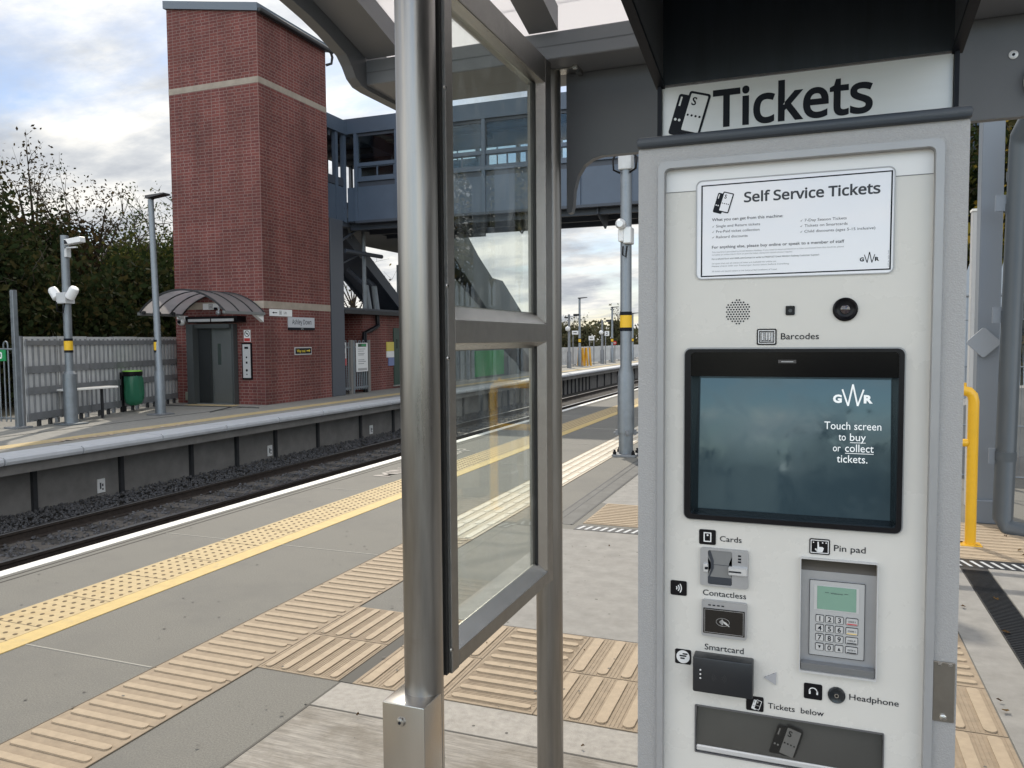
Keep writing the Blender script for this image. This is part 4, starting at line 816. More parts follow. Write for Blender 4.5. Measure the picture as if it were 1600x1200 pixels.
g = MB().text('Way out', (-12.0765, 16.46, 1.228), (0, 1, 0), (0, 0, 1), h=.068, bold=.02); xx = -12.0765
g.add([(xx, 17.03, 1.26), (xx, 16.97, 1.30), (xx, 16.97, 1.275), (xx, 16.87, 1.275), (xx, 16.87, 1.245), (xx, 16.97, 1.245), (xx, 16.97, 1.22)], [(0, 1, 2, 3, 4, 5, 6)]); g.build('lettering', mat('way_yellow', (.65, .50, .03), .5), t)
t = thing('utility_box', 'small grey box at the foot of the wall left of the lift door', 'box', (-14.3, 15.2, .1)); MB().box(-14.40, -14.22, 15.12, 15.266, .08, .28, .01).build('body', mat('box_olive', (.20, .21, .17), .6), t); MB().tube([(-14.31, 15.2, .08), (-14.31, 15.2, 0)], .02, 8).build('conduit', galv, t)
# ================================================================ FOOTBRIDGE
fb = thing('footbridge', 'blue grey covered footbridge with glazed sides crossing the tracks', 'footbridge', (-6, 20.4, 4.8))
B0, B1, bx0, bx1 = 19.2, 21.7, -12.3, 3.4
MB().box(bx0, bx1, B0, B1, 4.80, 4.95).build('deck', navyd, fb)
MB().prism([(B0 - .10, 7.22), (B0 - .14, 7.62), (B0 + .2, 7.66), (B1 - .2, 7.66), (B1 + .14, 7.62), (B1 + .10, 7.22), (B1 - .02, 7.22), (B1 - .02, 7.55), (B0 + .02, 7.55), (B0 + .02, 7.22)], bx0 - .12, bx1, 'yz').build('roof', navy, fb)
for y, sgn in ((B0, -1), (B1, 1)):
    f = MB().box(bx0 + .07, bx1, min(y, y + .05 * sgn), max(y, y + .05 * sgn), 4.83, 5.76).build('side_panel', navy, fb)
    MB().box(bx0 + .36, bx1, min(y - .02 * sgn, y + .14 * sgn), max(y - .02 * sgn, y + .14 * sgn), 4.76, 4.828).build('flange', navyd, f)
    MB().box(bx0 + .36, bx1, y - .02, y + .02, 5.76, 5.90).build('reveal', navyd, f)
    MB().box(bx0 + .36, bx1, min(y, y + .08 * sgn), max(y, y + .08 * sgn), 5.90, 6.02).build('sill', navy, fb)
    MB().box(bx0 + .36, bx1, min(y, y + .06 * sgn), max(y, y + .06 * sgn), 6.315, 6.415).build('handrail_band', navy, fb)
    MB().box(bx0 + .36, bx1, y - .03, y + .03, 7.14, 7.22).build('eave_rail', navyd, fb)
    x = -11.94; i = 0
    while x < bx1:
        MB().box(x - .05, x + .05, min(y - .03 * sgn, y + .09 * sgn), max(y - .03 * sgn, y + .09 * sgn), 4.82, 7.22).build('post', navy, fb)
        if x + 1.28 < bx1:
            o = MB().ring([(x + .055, 6.022), (x + 1.225, 6.022), (x + 1.225, 6.313), (x + .055, 6.313)], [(x + .13, 6.045), (x + 1.15, 6.045), (x + 1.15, 6.29), (x + .13, 6.29)], y - .02, y + .02).build('window_frame', navy, fb)
            MB().box(x + .13, x + 1.15, y - .004, y + .004, 6.045, 6.29).build('pane', wglass, o)
            MB().box(x + .62, x + .66, y - .015, y + .015, 6.045, 6.313).build('glazing_bar', navy, o)
            o = MB().box(x + .62, x + .65, y - .015, y + .015, 6.415, 7.14).build('mullion', navyd if sgn > 0 else navy, fb) if sgn > 0 else None
            MB().box(x + .05, x + 1.23, y - .004, y + .004, 6.415, 7.14).build('window_pane', wglass, fb)
        x += 1.28; i += 1
for x in (-10.5, -8.9, -7.3, -5.7, -4.1, -2.5, -.9): MB().box(x - .04, x + .04, B0 + .05, B1 - .05, 7.36, 7.52).build('purlin', navyd, fb)
for y in (19.8, 20.5, 21.2): MB().box(bx0, bx1, y - .03, y + .03, 7.46, 7.545).build('ceiling_rail', navyd, fb)
for x in (-8.9, -7.4, -5.1, -2.8): MB().prism([(B0 + .1, 4.80), (B0 + .1, 4.62), (B0 + .9, 4.35), (B0 + 1.4, 4.80)], x - .02, x + .02, 'yz').build('stiffener', navyd, fb)
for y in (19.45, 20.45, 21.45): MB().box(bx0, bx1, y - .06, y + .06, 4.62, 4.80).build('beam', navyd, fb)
# corridor that joins the tower
cx0, cx1, cy1 = -14.3, -12.30, 26.0
MB().box(cx0, cx1, 18.02, cy1, 4.70, 4.92).build('corridor_deck', navyd, fb)
MB().prism([(cx0 - .1, 7.20), (cx1 + .1, 7.20), (cx1 + .14, 7.56), (cx0 - .14, 7.56)], 18.02, cy1, 'xz').build('corridor_roof', navy, fb)
for x in (cx0, cx1):
    MB().box(x - .03, x + .03, 18.02, 19.13 if x == cx1 else cy1, 4.83, 5.76).build('corridor_panel', navy, fb)
    MB().box(x - .04, x + .04, 18.02, 19.15 if x == cx1 else cy1, 5.78, 6.0).build('corridor_sill', navyd, fb)
for y in (18.66, 19.06): MB().box(cx1 - .06, cx1 + .06, y - .06, y + .06, 4.8, 7.22).build('post', navy, fb)
for y in (19.8, 21.2, 22.6, 24.0): MB().box(cx0 - .05, cx0 + .05, y - .05, y + .05, 4.9, 7.2).build('post', navyd, fb)
for y in (18.4, 19.4, 20.6, 21.8, 23.2): MB().box(cx0, cx1, y - .05, y + .05, 7.05, 7.20).build('purlin', navyd, fb)
MB().box(cx0, bx0 + 2.6, B1 + 1.3, B1 + 1.36, 6.0, 7.2).build('end_wall', navyd, fb); MB().box(cx0, bx0 + 2.6, B1 + .02, B1 + 1.36, 4.75, 4.9).build('landing', navyd, fb); MB().box(bx0, bx0 + 2.6, B1 + 1.3, B1 + 1.36, 4.9, 6.0).build('landing_panel', navy, fb)
MB().box(-12.62, -12.14, 18.12, 18.74, 0, 4.80, .01).build('column', mat('column_blue', (.07, .08, .10), .5), fb)
for x, y in ((-1.2, 19.5), (-1.2, 21.4), (2.4, 19.5), (2.4, 21.4)): MB().box(x - .15, x + .15, y - .15, y + .15, 0, 4.8).build('column', navy, fb)
# struts, hangers and the stair seen from below
g = [((-12.45, 20.3, 2.36), (-12.45, 20.3, 4.75), .06, galv), ((-12.3, 18.75, 3.60), (-12.6, 20.6, 4.15), .025, navyd), ((-12.4, 18.75, 4.15), (-12.4, 19.9, 4.72), .035, navyd), ((-13.2, 21.0, 4.2), (-12.4, 19.4, 4.75), .03, galv), ((-12.8, 21.15, 2.4), (-12.9, 21.1, 3.2), .09, galv), ((-12.8, 21.6, 2.4), (-12.9, 21.6, 3.2), .09, galv), ((-12.9, 21.1, 3.2), (-13.4, 20.9, 3.7), .08, navyd), ((-12.9, 21.6, 3.2), (-13.4, 21.5, 3.7), .08, navyd), ((-12.2, 18.9, 4.0), (-12.2, 20.9, 4.02), .06, navyd)]
for a, b, r, m_ in g: MB().tube([a, b], r, 10).build('strut', m_, fb)
for x in (-13.9, -12.75): MB().prism([(19.2, 4.80), (24.2, 1.75), (24.2, 2.15), (19.9, 4.80)], x - .03, x + .03, 'yz').build('stringer', navyd, fb)
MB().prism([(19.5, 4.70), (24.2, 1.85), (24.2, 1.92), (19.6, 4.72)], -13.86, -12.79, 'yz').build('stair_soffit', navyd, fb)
for k in range(13): MB().box(-13.87, -12.78, 19.75 + .33 * k, 20.10 + .33 * k, 4.72 - .2 * k, 4.76 - .2 * k).build('tread', navyd, fb)
# long stair flight to the platform
sp_ = mat('stair_panel', (.085, .10, .11), .5, 0, var=.15, vs=1)
for x in (-12.15, -14.1):
    MB().prism([(25.4, 6.45), (26.7, 5.62), (28.03, 4.74), (29.45, 3.98), (30.55, 3.94), (33.2, 2.52), (35.6, 1.2), (35.9, .95), (35.9, 0), (35.2, 0), (33.2, .95), (30.6, 2.35), (29.5, 2.35), (25.4, 4.75)], x - .03, x + .03, 'yz').build('stair_side', sp_, fb)
MB().prism([(25.4, 4.75), (29.5, 2.35), (30.6, 2.35), (35.2, 0), (35.6, 0), (30.6, 2.6), (29.5, 2.6), (25.4, 5.0)], -14.07, -12.18, 'yz').build('stair_soffit', navyd, fb)
# understair enclosure
t = thing('understair_enclosure', 'dark boarded enclosure under the far stair with a green hoarding', 'enclosure', (-13, 28, 0))
MB().prism([(25.0, 0), (33.0, 0), (32.3, .50), (30.9, 1.05), (29.5, 2.3), (25.0, 4.2)], -14.0, -12.22, 'yz').build('wall', mat('board_grey', (.10, .115, .12), .6, 0, var=.2, vs=2), t)
MB().box(-12.22, -12.17, 27.8, 30.75, .08, 1.08).build('hoarding', mat('hoarding_green', (.02, .20, .065), .5, 0, var=.2, vs=1), t)
for y in (25.6, 26.4, 27.2, 31.3): MB().box(-12.22, -12.15, y - .05, y + .05, 0, 1.1 if y < 30 else .8).build('post', galvd, t)
# ================================================================ LOW BRICK BUILDING, GATES
lb = thing('equipment_building', 'low red brick building with green door and dark flat roof beside the tower', 'building', (-14, 22, 0))
g = MB(); g.box(-17.5, -12.40, 20.08, 25.0, 0, 2.30); g.build('wall', brick, lb)
MB().box(-17.5, -13.1, 18.9, 20.07, 0, 2.30).build('wall', brick, lb)
MB().box(-17.8, -12.18, 18.76, 25.3, 2.30, 2.44, .01).build('roof', mat('roof_dark', (.035, .042, .055), .5), lb); MB().box(-12.18, -12.12, 18.76, 25.3, 2.26, 2.38, .01).build('gutter', dark, lb)
dr = MB().box(-12.41, -12.375, 21.86, 22.86, .10, 1.90).build('door', mat('door_green', (.014, .045, .034), .4), lb); MB().box(-12.374, -12.33, 22.35, 22.43, .95, .98).build('handle', galv, dr); MB().box(-12.43, -12.34, 21.82, 22.9, .06, .10).build('sill', concl, dr)
MB().box(-12.374, -12.37, 22.0, 22.10, 1.25, 1.55).build('vision_panel', mat('slot_glass', (.04, .05, .05)), dr)
MB().tube([(-12.3, 20.75, 2.28), (-12.28, 20.75, 1.95), (-12.28, 20.3, 1.80), (-12.28, 19.98, 1.74), (-12.28, 19.98, .0)], .07, 10).build('downpipe', black, lb, 50)
t = thing('door_notices', 'yellow white and blue notices fixed beside the green door', 'sign', (-12.37, 21.6, 1.2))
for nm, z0, z1, m_, y0, y1 in (('notice', 1.18, 1.46, mat('notice_yellow', (.62, .52, .10), .5), 21.42, 21.84), ('notice', .98, 1.175, signw, 21.42, 21.84), ('notice', .72, .975, mat('notice_blue', (.16, .20, .38), .5), 21.52, 21.84)): MB().box(-12.398, -12.36, y0, y1, z0, z1).build(nm, m_, t)
gp = mat('gate_sheet', (.22, .21, .20), .6, .3)
for k, (y0, y1, lab_) in enumerate(((18.30, 19.08, 'galvanised bow topped gate leaf carrying the red prohibition notice'), (19.22, 20.02, 'galvanised bow topped gate leaf carrying the long white poster'))):
    t = thing('metal_gate', lab_, 'gate', (-12.2, y0, 0), 'gates between tower and building')
    MB().box(-12.23, -12.17, y0 - .04, y0 + .03, 0, 1.52).build('post', galv, t); MB().box(-12.24, -12.16, y1 - .02, y1 + .07, 0, 1.53).build('post', gp, t)
    g = MB(); n = 8
    for i in range(1, n): yv = y0 + (y1 - y0) * i / n; g.tube([(-12.2, yv, .10), (-12.2, yv, 1.46)], .014, 6)
    for i in range(1, n - 1, 2):
        ya_, yb_ = y0 + (y1 - y0) * i / n, y0 + (y1 - y0) * (i + 1) / n; g.tube([(-12.2, ya_, 1.46), (-12.2, (ya_ * 3 + yb_) / 4, 1.51), (-12.2, (ya_ + yb_ * 3) / 4, 1.51), (-12.2, yb_, 1.46)], .014, 6)
    g.box(-12.215, -12.185, y0, y1, .14, .20); g.box(-12.215, -12.185, y0, y1, 1.30, 1.35); g.build('bars', galv, t)
t = thing('gate_side_sheet', 'brown grey flat sheet closing the gap between tower and gates', 'panel', (-12.2, 18.15, 0)); MB().box(-12.22, -12.18, 18.02, 18.24, .03, 1.50).build('sheet', gp, t); MB().tube([(-12.2, 18.03, 0), (-12.2, 18.03, 1.52)], .02, 8).build('post', galv, t)
t = thing('prohibition_sign', 'white and red prohibition notice hung on the metal gate', 'sign', (-12.15, 18.8, 1.2), 'prohibition notices')
MB().box(-12.168, -12.16, 18.55, 18.80, 1.02, 1.46).build('panel', signw, t); MB().box(-12.168, -12.159, 18.58, 18.82, .82, 1.015).build('red_panel', red, t); g = MB(); g.ring(circ(18.675, 1.34, .10), circ(18.675, 1.34, .075), -12.159, -12.157, 'yz'); g.build('ring', ink, t); g = MB(); g.M = Matrix.Translation((0, 18.675, 1.34)) @ Matrix.Rotation(R(45), 4, 'X'); g.box(-12.159, -12.1575, -.09, .09, -.012, .012); g.build('bar', ink, t); MB().box(-12.1598, -12.158, 18.59, 18.77, 1.05, 1.17).build('lettering', mat('sign_redtext', (.30, .12, .11), .5), t)
t = thing('gate_poster', 'long white poster with green header on the metal gate', 'poster', (-12.15, 19.6, 1))
MB().box(-12.165, -12.155, 19.32, 19.94, .62, 1.44).build('sheet', signw, t); MB().box(-12.1548, -12.153, 19.42, 19.86, 1.33, 1.42).build('header', mat('header_dark', (.02, .05, .03), .5), t); MB().box(-12.1528, -12.1518, 19.60, 19.84, 1.345, 1.405).build('logo', green, t)
g = MB()
for z, w_ in ((1.26, .38), (1.20, .30), (1.13, .34), (1.09, .30), (.95, .32), (.90, .40), (.84, .30)): g.box(-12.1548, -12.153, 19.42, 19.42 + w_, z, z + .014)
g.build('lettering', inkl, t); MB().box(-12.1548, -12.1535, 19.40, 19.88, .65, .72).build('footer', silver, t)
# ================================================================ FENCE BEHIND THE FAR PLATFORM
A, Bv = Vector((-13.05, 9.95, 0)), Vector((-14.85, 15.45, 0)); dv = (Bv - A).normalized(); nv = Vector((dv.y, -dv.x, 0)); ln_ = (Bv - A).length
fm = Matrix((dv, -nv, Z)).transposed().to_4x4(); fm.translation = A
fn = thing('panel_fence', 'grey metal palisade fence with backing sheets along the far platform', 'fence', tuple((A + Bv) / 2))
nb = 6
for k in range(nb):
    a, b = ln_ * k / nb, ln_ * (k + 1) / nb
    g = MB(); g.M = fm; g.box(a + .012, b - .012, .036, .042, .09, 1.62 + .01 * (k % 2)); o = g.build('backing_sheet', galvl, fn)
    g = MB(); g.M = fm; n = 6
    for i in range(n):
        c = a + (b - a) * (i + .5) / n
        g.prism([(c - .024, .03), (c - .010, .014), (c + .010, .014), (c + .024, .03), (c + .024, .034), (c - .024, .034)], .10, 1.58, 'xy')
    for z in (.12, .58, .96, 1.46): g.box(a + .012, b - .012, .0, .010, z, z + (.13 if z < 1.4 else .09))
    g.build('pales', galvd, fn)
    g = MB(); g.M = fm; g.box(a - .03, a + .03, .06, .12, 0, 1.63); g.build('post', galvd, fn)
    g = MB(); g.M = fm; g.box(a + .3, a + .36, .0, .05, 0, .12); g.box(a + .62, a + .68, .0, .05, 0, .12); g.build('foot', dark, fn)
t = thing('steel_post', 'tall plain galvanised square post at the left end of the panel fence', 'post', (-13.16, 9.86, 0)); MB().box(-13.205, -13.125, 9.81, 9.90, 0, 2.43, .008).build('shaft', galv, t); MB().box(-13.34, -13.0, 9.70, 10.0, 0, .03).build('base_plate', galvd, t); MB().box(-13.20, -13.13, 9.815, 9.895, 2.431, 2.44).build('cap', galvd, t)
t = thing('bow_top_railing', 'bow topped galvanised railing at the left edge beside the tall post', 'railing', (-14.2, 10.1, 0))
g = MB(); n = 7
for i in range(n):
    x = -13.42 - .24 * i; g.tube([(x, 9.9, .1), (x, 9.9, 1.48)] + [(x - .055 + .055 * math.cos(R(q)), 9.9, 1.48 + .06 * math.sin(R(q))) for q in (45, 90, 135)] + [(x - .11, 9.9, 1.48), (x - .11, 9.9, .1)], .013, 8)
g.build('bars', galv, t, 60)
for z in (.16, 1.40): MB().tube([(-13.25, 9.9, z), (-15.3, 9.9, z)], .016, 8).build('rail', galv, t)
t = thing('green_sign', 'green safety sign with a white symbol on the bow topped railing', 'sign', (-13.7, 9.87, 1.3)); MB().box(-13.80, -13.44, 9.86, 9.88, 1.19, 1.39).build('panel', green, t); MB().ring(rr(-13.72, -13.52, 1.23, 1.35, .03), rr(-13.69, -13.55, 1.255, 1.325, .02), 9.857, 9.8595).build('symbol', signw, t)
# bench, bin
t = thing('bench', 'pale polished bench seat in front of the panel fence', 'bench', (-13.25, 11.35, 0)); MB().box(-13.36, -13.08, 10.75, 11.95, .595, .635, .008).build('seat', mat('bench_white', (.80, .80, .78), .2), t)
for y in (10.95, 11.75): MB().box(-13.33, -13.29, y - .02, y + .02, 0, .595).build('leg', dark, t)
t = thing('litter_bin', 'black bin post and ring holding a green rubbish sack', 'bin', (-14.0, 13.0, 0))
MB().box(-14.06, -13.99, 12.86, 12.93, 0, .86, .006).build('post', black, t); bc = (-13.80, 12.98, 0)
MB().lathe([(.185, .78), (.20, .78), (.205, .82), (.205, .87), (.19, .875), (.165, .84)], bc, 28).build('ring', black, t, 40); MB().lathe([(.205, .878), (.20, .896), (.16, .90), (.05, .905)], bc, 28).build('lid', mat('lid_green', (.22, .50, .06), .45), t, 40)
random.seed(5); g = MB(); rings = []; seg = 36
prof = [(.17, .80), (.19, .70), (.185, .55), (.195, .40), (.185, .26), (.16, .19), (.09, .15), (.02, .145)]
vs = []; fs = []
ph_ = [random.uniform(0, 6) for _ in range(5)]
for j, (r, h) in enumerate(prof):
    for k in range(seg):
        a = 6.2832 * k / seg; d = r * (1 + .07 * math.sin(3 * a + ph_[0] + j * .5) + .05 * math.sin(7 * a + ph_[1] - j) + .035 * math.sin(13 * a + ph_[2])); vs.append((bc[0] + .02 + d * math.cos(a), bc[1] + d * math.sin(a), h + .01 * math.sin(5 * a + j)))
for j in range(len(prof) - 1):
    for k in range(seg): k2 = (k + 1) % seg; fs.append((j * seg + k, j * seg + k2, (j + 1) * seg + k2, (j + 1) * seg + k))
g.add(vs, fs).build('sack', bagm, t, 60)
# ================================================================ POSTS AND LAMPS
def bands(g, g2, x, y, r, z0, h):
    g.tube([(x, y, z0), (x, y, z0 + h)], r + .003, 24); g2.tube([(x, y, z0 - .045), (x, y, z0)], r + .004, 24); g2.tube([(x, y, z0 + h), (x, y, z0 + h + .045)], r + .004, 24)
t = thing('camera_post', 'grey post with white box camera and two white floodlights', 'camera post', (-12.81, 10.62, 0)); x, y = -12.81, 10.62
MB().tube([(x, y, .02), (x, y, .93), (x, y, .99), (x, y, 3.46)], [.115, .115, .072, .068], 24).build('shaft', galv, t, 30); MB().box(x - .2, x + .2, y - .2, y + .2, 0, .03, .005).build('base_plate', galv, t)
g, g2 = MB(), MB(); bands(g, g2, x, y, .072, 1.37, .17); o = g.build('yellow_band', yband, t, 40); g2.build('black_band', ink, o, 40)
MB().box(x - .115, x + .115, y - .13, y + .08, 2.22, 2.42, .01).build('junction_box', galvl, t); MB().tube([(x - .1, y - .13, 2.25), (x - .08, y - .14, 2.08), (x + .05, y - .13, 2.05), (x + .09, y - .12, 2.22)], .014, 6).build('cable', black, t, 60)
for s in (-1, 1):
    g = MB(); g.M = Matrix.Translation((x + s * .21, y - .06, 2.40)) @ Matrix.Rotation(R(s * 38), 4, 'Y'); g.lathe([(.03, .13), (.07, .12), (.085, .08), (.085, -.09), (.06, -.11)], (0, 0, 0), 20); o = g.build('floodlight', signw, t, 40)
    MB().tube([(x + s * .06, y - .04, 2.36), (x + s * .17, y - .06, 2.38)], .02, 8).build('arm', galvl, o)
g = MB(); g.M = Matrix.Translation((x + .31, y - .05, 3.34)) @ Matrix.Rotation(R(-5), 4, 'Y'); g.box(-.20, .20, -.06, .06, -.05, .05, .008); o = g.build('camera_housing', signw, t)
g = MB(); g.M = Matrix.Translation((x + .31, y - .05, 3.34)) @ Matrix.Rotation(R(-5), 4, 'Y'); g.add([(-.19, -.0612, -.04), (-.10, -.0612, -.04), (-.155, -.0612, .035), (-.19, -.0612, .035)], [(0, 1, 2, 3)]); g.build('window', ink, o); MB().box(x + .06, x + .36, y - .07, y - .03, 3.215, 3.24).build('camera_arm', galvl, t); MB().box(x + .06, x + .12, y - .07, y + .03, 3.06, 3.24, .005).build('clamp', galvl, t)
def lamp(name, label, x, y, h, group, lean=0, dirx=1, k=1.0):
    t = thing(name, label, 'lamp post', (x, y, 0), group)
    MB().tube([(x, y, .02), (x, y, .88 * k), (x, y, .95 * k), (x + lean, y, h)], [.105 * k, .10 * k, .07 * k, .058 * k], 20).build('shaft', galv, t, 30); MB().box(x - .19 * k, x + .19 * k, y - .19 * k, y + .19 * k, 0, .03, .004).build('base_plate', galvd, t)
    g, g2 = MB(), MB(); bands(g, g2, x + lean * .3, y, .0695 * k, 1.34 * k, .17 * k); o = g.build('yellow_band', yband, t, 40); g2.build('black_band', ink, o, 40)
    g = MB(); X0_ = x + lean; g.tube([(X0_, y, h - .12), (X0_, y, h - .02), (X0_ + .03 * dirx, y, h + .03)], .05 * k, 10); g.add([(X0_ - .06 * dirx, y - .09, h + .02), (X0_ + .42 * dirx, y - .11, h + .075), (X0_ + .42 * dirx, y + .11, h + .075), (X0_ - .06 * dirx, y + .09, h + .02), (X0_ - .08 * dirx, y - .08, h + .085), (X0_ + .42 * dirx, y - .09, h + .105), (X0_ + .42 * dirx, y + .09, h + .105), (X0_ - .08 * dirx, y + .08, h + .085)], [(0, 3, 2, 1), (4, 5, 6, 7), (0, 1, 5, 4), (1, 2, 6, 5), (2, 3, 7, 6), (3, 0, 4, 7)]); o = g.build('lamp_head', mat('lamp_dark', (.03, .03, .033), .5), t)
    return t
lamp('lamp_post', 'galvanised lamp post in front of the left end of the lift door canopy', -12.67, 12.61, 4.42, 'lamp posts', -.08)
lamp('lamp_post', 'nearest distant lamp post beside the yellow barriers on the far platform', -12.12, 42.0, 3.70, 'lamp posts')
lamp('lamp_post', 'distant lamp post beside the sign with the number 2', -12.0, 49.0, 3.44, 'lamp posts')
lamp('lamp_post', 'farthest lamp post just right of the near column', -11.78, 54.0, 3.20, 'lamp posts')
lamp('lamp_post', 'distant lamp post seen through the glass windbreak above the stair', -11.9, 36.6, 3.75, 'lamp posts')
for (x, y, h, lb_) in ((-12.0, 39.6, 2.8, 'distant camera pole near the windbreak with an arm to the right'), (-12.08, 46.8, 2.65, 'distant camera pole standing left of the number 2 sign')):
    t = thing('camera_pole', lb_, 'camera post', (x, y, 0), 'distant camera poles'); MB().tube([(x, y, 0), (x, y, .8), (x, y, .9), (x, y, h)], [.12, .12, .07, .06], 14).build('shaft', galvd, t, 40); MB().lathe([(.0, -.14), (.11, -.09), (.14, 0), (.11, .09), (0, .14)], (x - .03, y - .12, h - .75), 14).build('floodlight', signw, t, 60); MB().box(x, x + .45, y - .03, y + .03, h - .12, h - .09).build('arm', galvd, t); MB().box(x + .25, x + .55, y - .07, y + .07, h - .09, h + .02, .01).build('camera_housing', dark, t)
    MB().box(x - .25, x + .06, y - .03, y + .03, h - .2, h - .12).build('bracket', dark, t)
# near lamp column
x, y = -2.25, 9.92
t = thing('lamp_column', 'big galvanised column with yellow band standing on the near platform', 'lamp post', (x, y, 0), 'lamp posts')
MB().tube([(x, y, .02), (x, y, .30)], .092, 32).build('foot', galv, t, 30); MB().tube([(x, y, .30), (x, y, 1.04), (x, y, 1.16), (x, y, 5.4)], [.108, .104, .073, .066], 32).build('shaft', galv, t, 20)
g = MB()
for a in (20, 110, 200, 290): g.M = Matrix.Translation((x, y, .30)) @ Matrix.Rotation(R(a), 4, 'Z'); g.box(.08, .135, -.02, .02, -.03, .04, .004); g.lathe([(.014, 0), (.014, .02)], (.135, 0, .0), 8, 'x')
g.build('collar', galvd, t); MB().box(x - .15, x + .15, y - .15, y + .15, 0, .03, .004).build('base_plate', galvd, t)
for sx_, sy_ in ((-.12, -.12), (.12, -.12), (.12, .12), (-.12, .12)): MB().lathe([(.024, .03), (.024, .065), (.014, .07), (.014, .09)], (x + sx_, y + sy_, 0), 10).build('bolt', black, t)
g, g2 = MB(), MB(); bands(g, g2, x, y, .0725, 1.645, .155); o = g.build('yellow_band', yband, t, 40); g2.build('black_band', ink, o, 40)
MB().box(x - .01, x + .095, y - .14, y + .05, 2.69, 2.90, .012).build('junction_box', silverl, t); g = MB(); g.lathe([(.04, .0), (.060, -.02), (.064, -.12), (.04, -.15)], (x - .03, y - .07, 2.93), 20, 'y'); g.build('loudspeaker', silverl, t, 40); MB().box(x - .075, x - .0, y - .13, y - .02, 2.72, 2.88, .01).build('bracket', signw, t)
MB().tube([(x - .01, y - .12, 2.66), (x - .01, y - .14, 2.55), (x + .03, y - .14, 2.52), (x + .04, y - .12, 2.66)], .011, 6).build('cable', black, t, 60)
for s in (-1, 1): MB().tube([(x + s * .05, y - .05, 3.95), (x + s * .15, y - .08, 3.75), (x + s * .14, y - .08, 3.62), (x + s * .06, y - .06, 3.58)], .014, 6).build('cable', black, t, 60)
MB().box(x - .085, x + .085, y - .085, y + .085, 3.62, 3.82, .01).build('clamp', galvl, t); MB().box(x - .5, x + .06, y - .1, y + .1, 5.38, 5.48, .02).build('lamp_head', dark, t)
# ================================================================ DISTANT PLATFORM FURNITURE
pf = thing('palisade_fence', 'long pale palisade fence along the distant far platform', 'fence', (-13.1, 60, 0), 'palisade fences')
g = MB(); y = 36.0
while y < 125: g.prism([(-.05, 0), (.05, 0), (.05, .012), (-.05, .012)], .06, 1.02, 'xy') if False else g.box(-13.0, -12.985, y, y + .10, .06, 1.05); y += .15 if y < 70 else .2
g.build('pales', galvl, pf)
for z in (.25, .85): MB().box(-13.06, -13.0, 36, 125, z, z + .05).build('rail', galvd, pf)
y = 36
while y < 120: MB().box(-13.1, -13.0, y - .04, y + .04, 0, 1.06).build('post', galvd, pf); y += 2.75
t = thing('yellow_barrier', 'stacked yellow barrier frames leaning by the distant palisade fence', 'barrier', (-12.2, 42.9, 0))
for dx, dy in ((-.18, 0), (0, .1), (.16, .2)): MB().tube([(-12.25 + dx - .05, 42.9 + dy, 0), (-12.25 + dx, 42.9 + dy, 1.0), (-12.02 + dx, 42.9 + dy, 1.02), (-11.94 + dx, 42.9 + dy, 0)], .055, 8).build('frame', mat('barrier_yellow', (.60, .32, .02), .5), t)
def psign(label, x, y, w_, z0, z1, txt, off=0, legs=1):
    t = thing('platform_sign', label, 'sign', (x, y, 0), 'distant platform signs')
    for k in range(legs): MB().tube([(x - w_ / 2 + .04 + off + k * (w_ - .08), y, 0), (x - w_ / 2 + .04 + off + k * (w_ - .08), y, z1)], .03, 8).build('post', galvd, t)
    MB().box(x - w_ / 2 + off, x + w_ / 2 + off, y - .06, y - .032, z0, z1, .004).build('panel', signw, t)
    g = MB()
    if txt: g.text(txt, (x + off, y - .062, z0 + (z1 - z0) * .2), h=(z1 - z0) * .6, align='C', bold=.02)
    else: g.box(x - w_ * .3 + off, x + w_ * .25 + off, y - .064, y - .061, z0 + (z1 - z0) * .42, z0 + (z1 - z0) * .6)
    g.build('lettering', ink, t)
psign('distant wide white sign left of the nearest distant lamp post', -12.35, 41.96, .36, 1.76, 1.97, '')
psign('distant white sign with the number 2', -11.75, 46.7, .28, 1.69, 1.98, '2'); psign('distant white notice on two legs behind the yellow barriers', -12.18, 44.74, .34, 1.43, 1.68, '', 0, 2)
t = thing('round_signal', 'small red round sign on a post far along the platform', 'sign', (-11.89, 49.2, 0)); MB().tube([(-11.85, 49.1, 0), (-11.85, 49.1, 1.3)], .03, 8).build('post', galvd, t); MB().lathe([(.13, 0), (.13, -.02)], (-11.85, 49.06, 1.25), 16, 'y').build('disc', red, t); MB().box(-11.92, -11.78, 49.02, 49.039, 1.23, 1.27).build('bar', signw, t)
# ================================================================ RIGHT SIDE BEHIND THE MACHINE
t = thing('steel_column', 'tall grey square column with a diamond plate right of the machine', 'column', (1.29, 7.28, 0))
MB().box(1.21, 1.365, 7.20, 7.36, .0, 3.6, .006).build('shaft', mat('column_grey', (.16, .185, .22), .42), t); MB().box(1.195, 1.40, 7.17, 7.38, 0, .19, .008).build('base', MATS['column_grey'], t)
g = MB(); g.M = Matrix.Translation((1.245, 7.165, 1.45)) @ Matrix.Rotation(R(45), 4, 'Y'); g.prism(rr(-.088, .088, -.088, .088, .02), -.012, .012); g.build('diamond_plate', mat('diamond_grey', (.24, .265, .30), .4), t)
MB().box(1.15, 1.205, 7.7, 7.78, 0, 2.56).build('flange', white, t) if False else None
t = thing('sunlit_edge_strip', 'slim pale strip standing in for a sunlit edge half hidden behind the grey column', 'post', (1.25, 7.92, 0)); MB().box(1.262, 1.32, 7.86, 7.96, 0, 2.58, .004).build('shaft', mat('sunlit_edge_pale', (.42, .43, .44), .5), t); MB().box(1.257, 1.325, 7.85, 7.97, 2.58, 2.60).build('cap', white, t)  # made-up upright, its pale colour stands in for a bright sunlit sliver
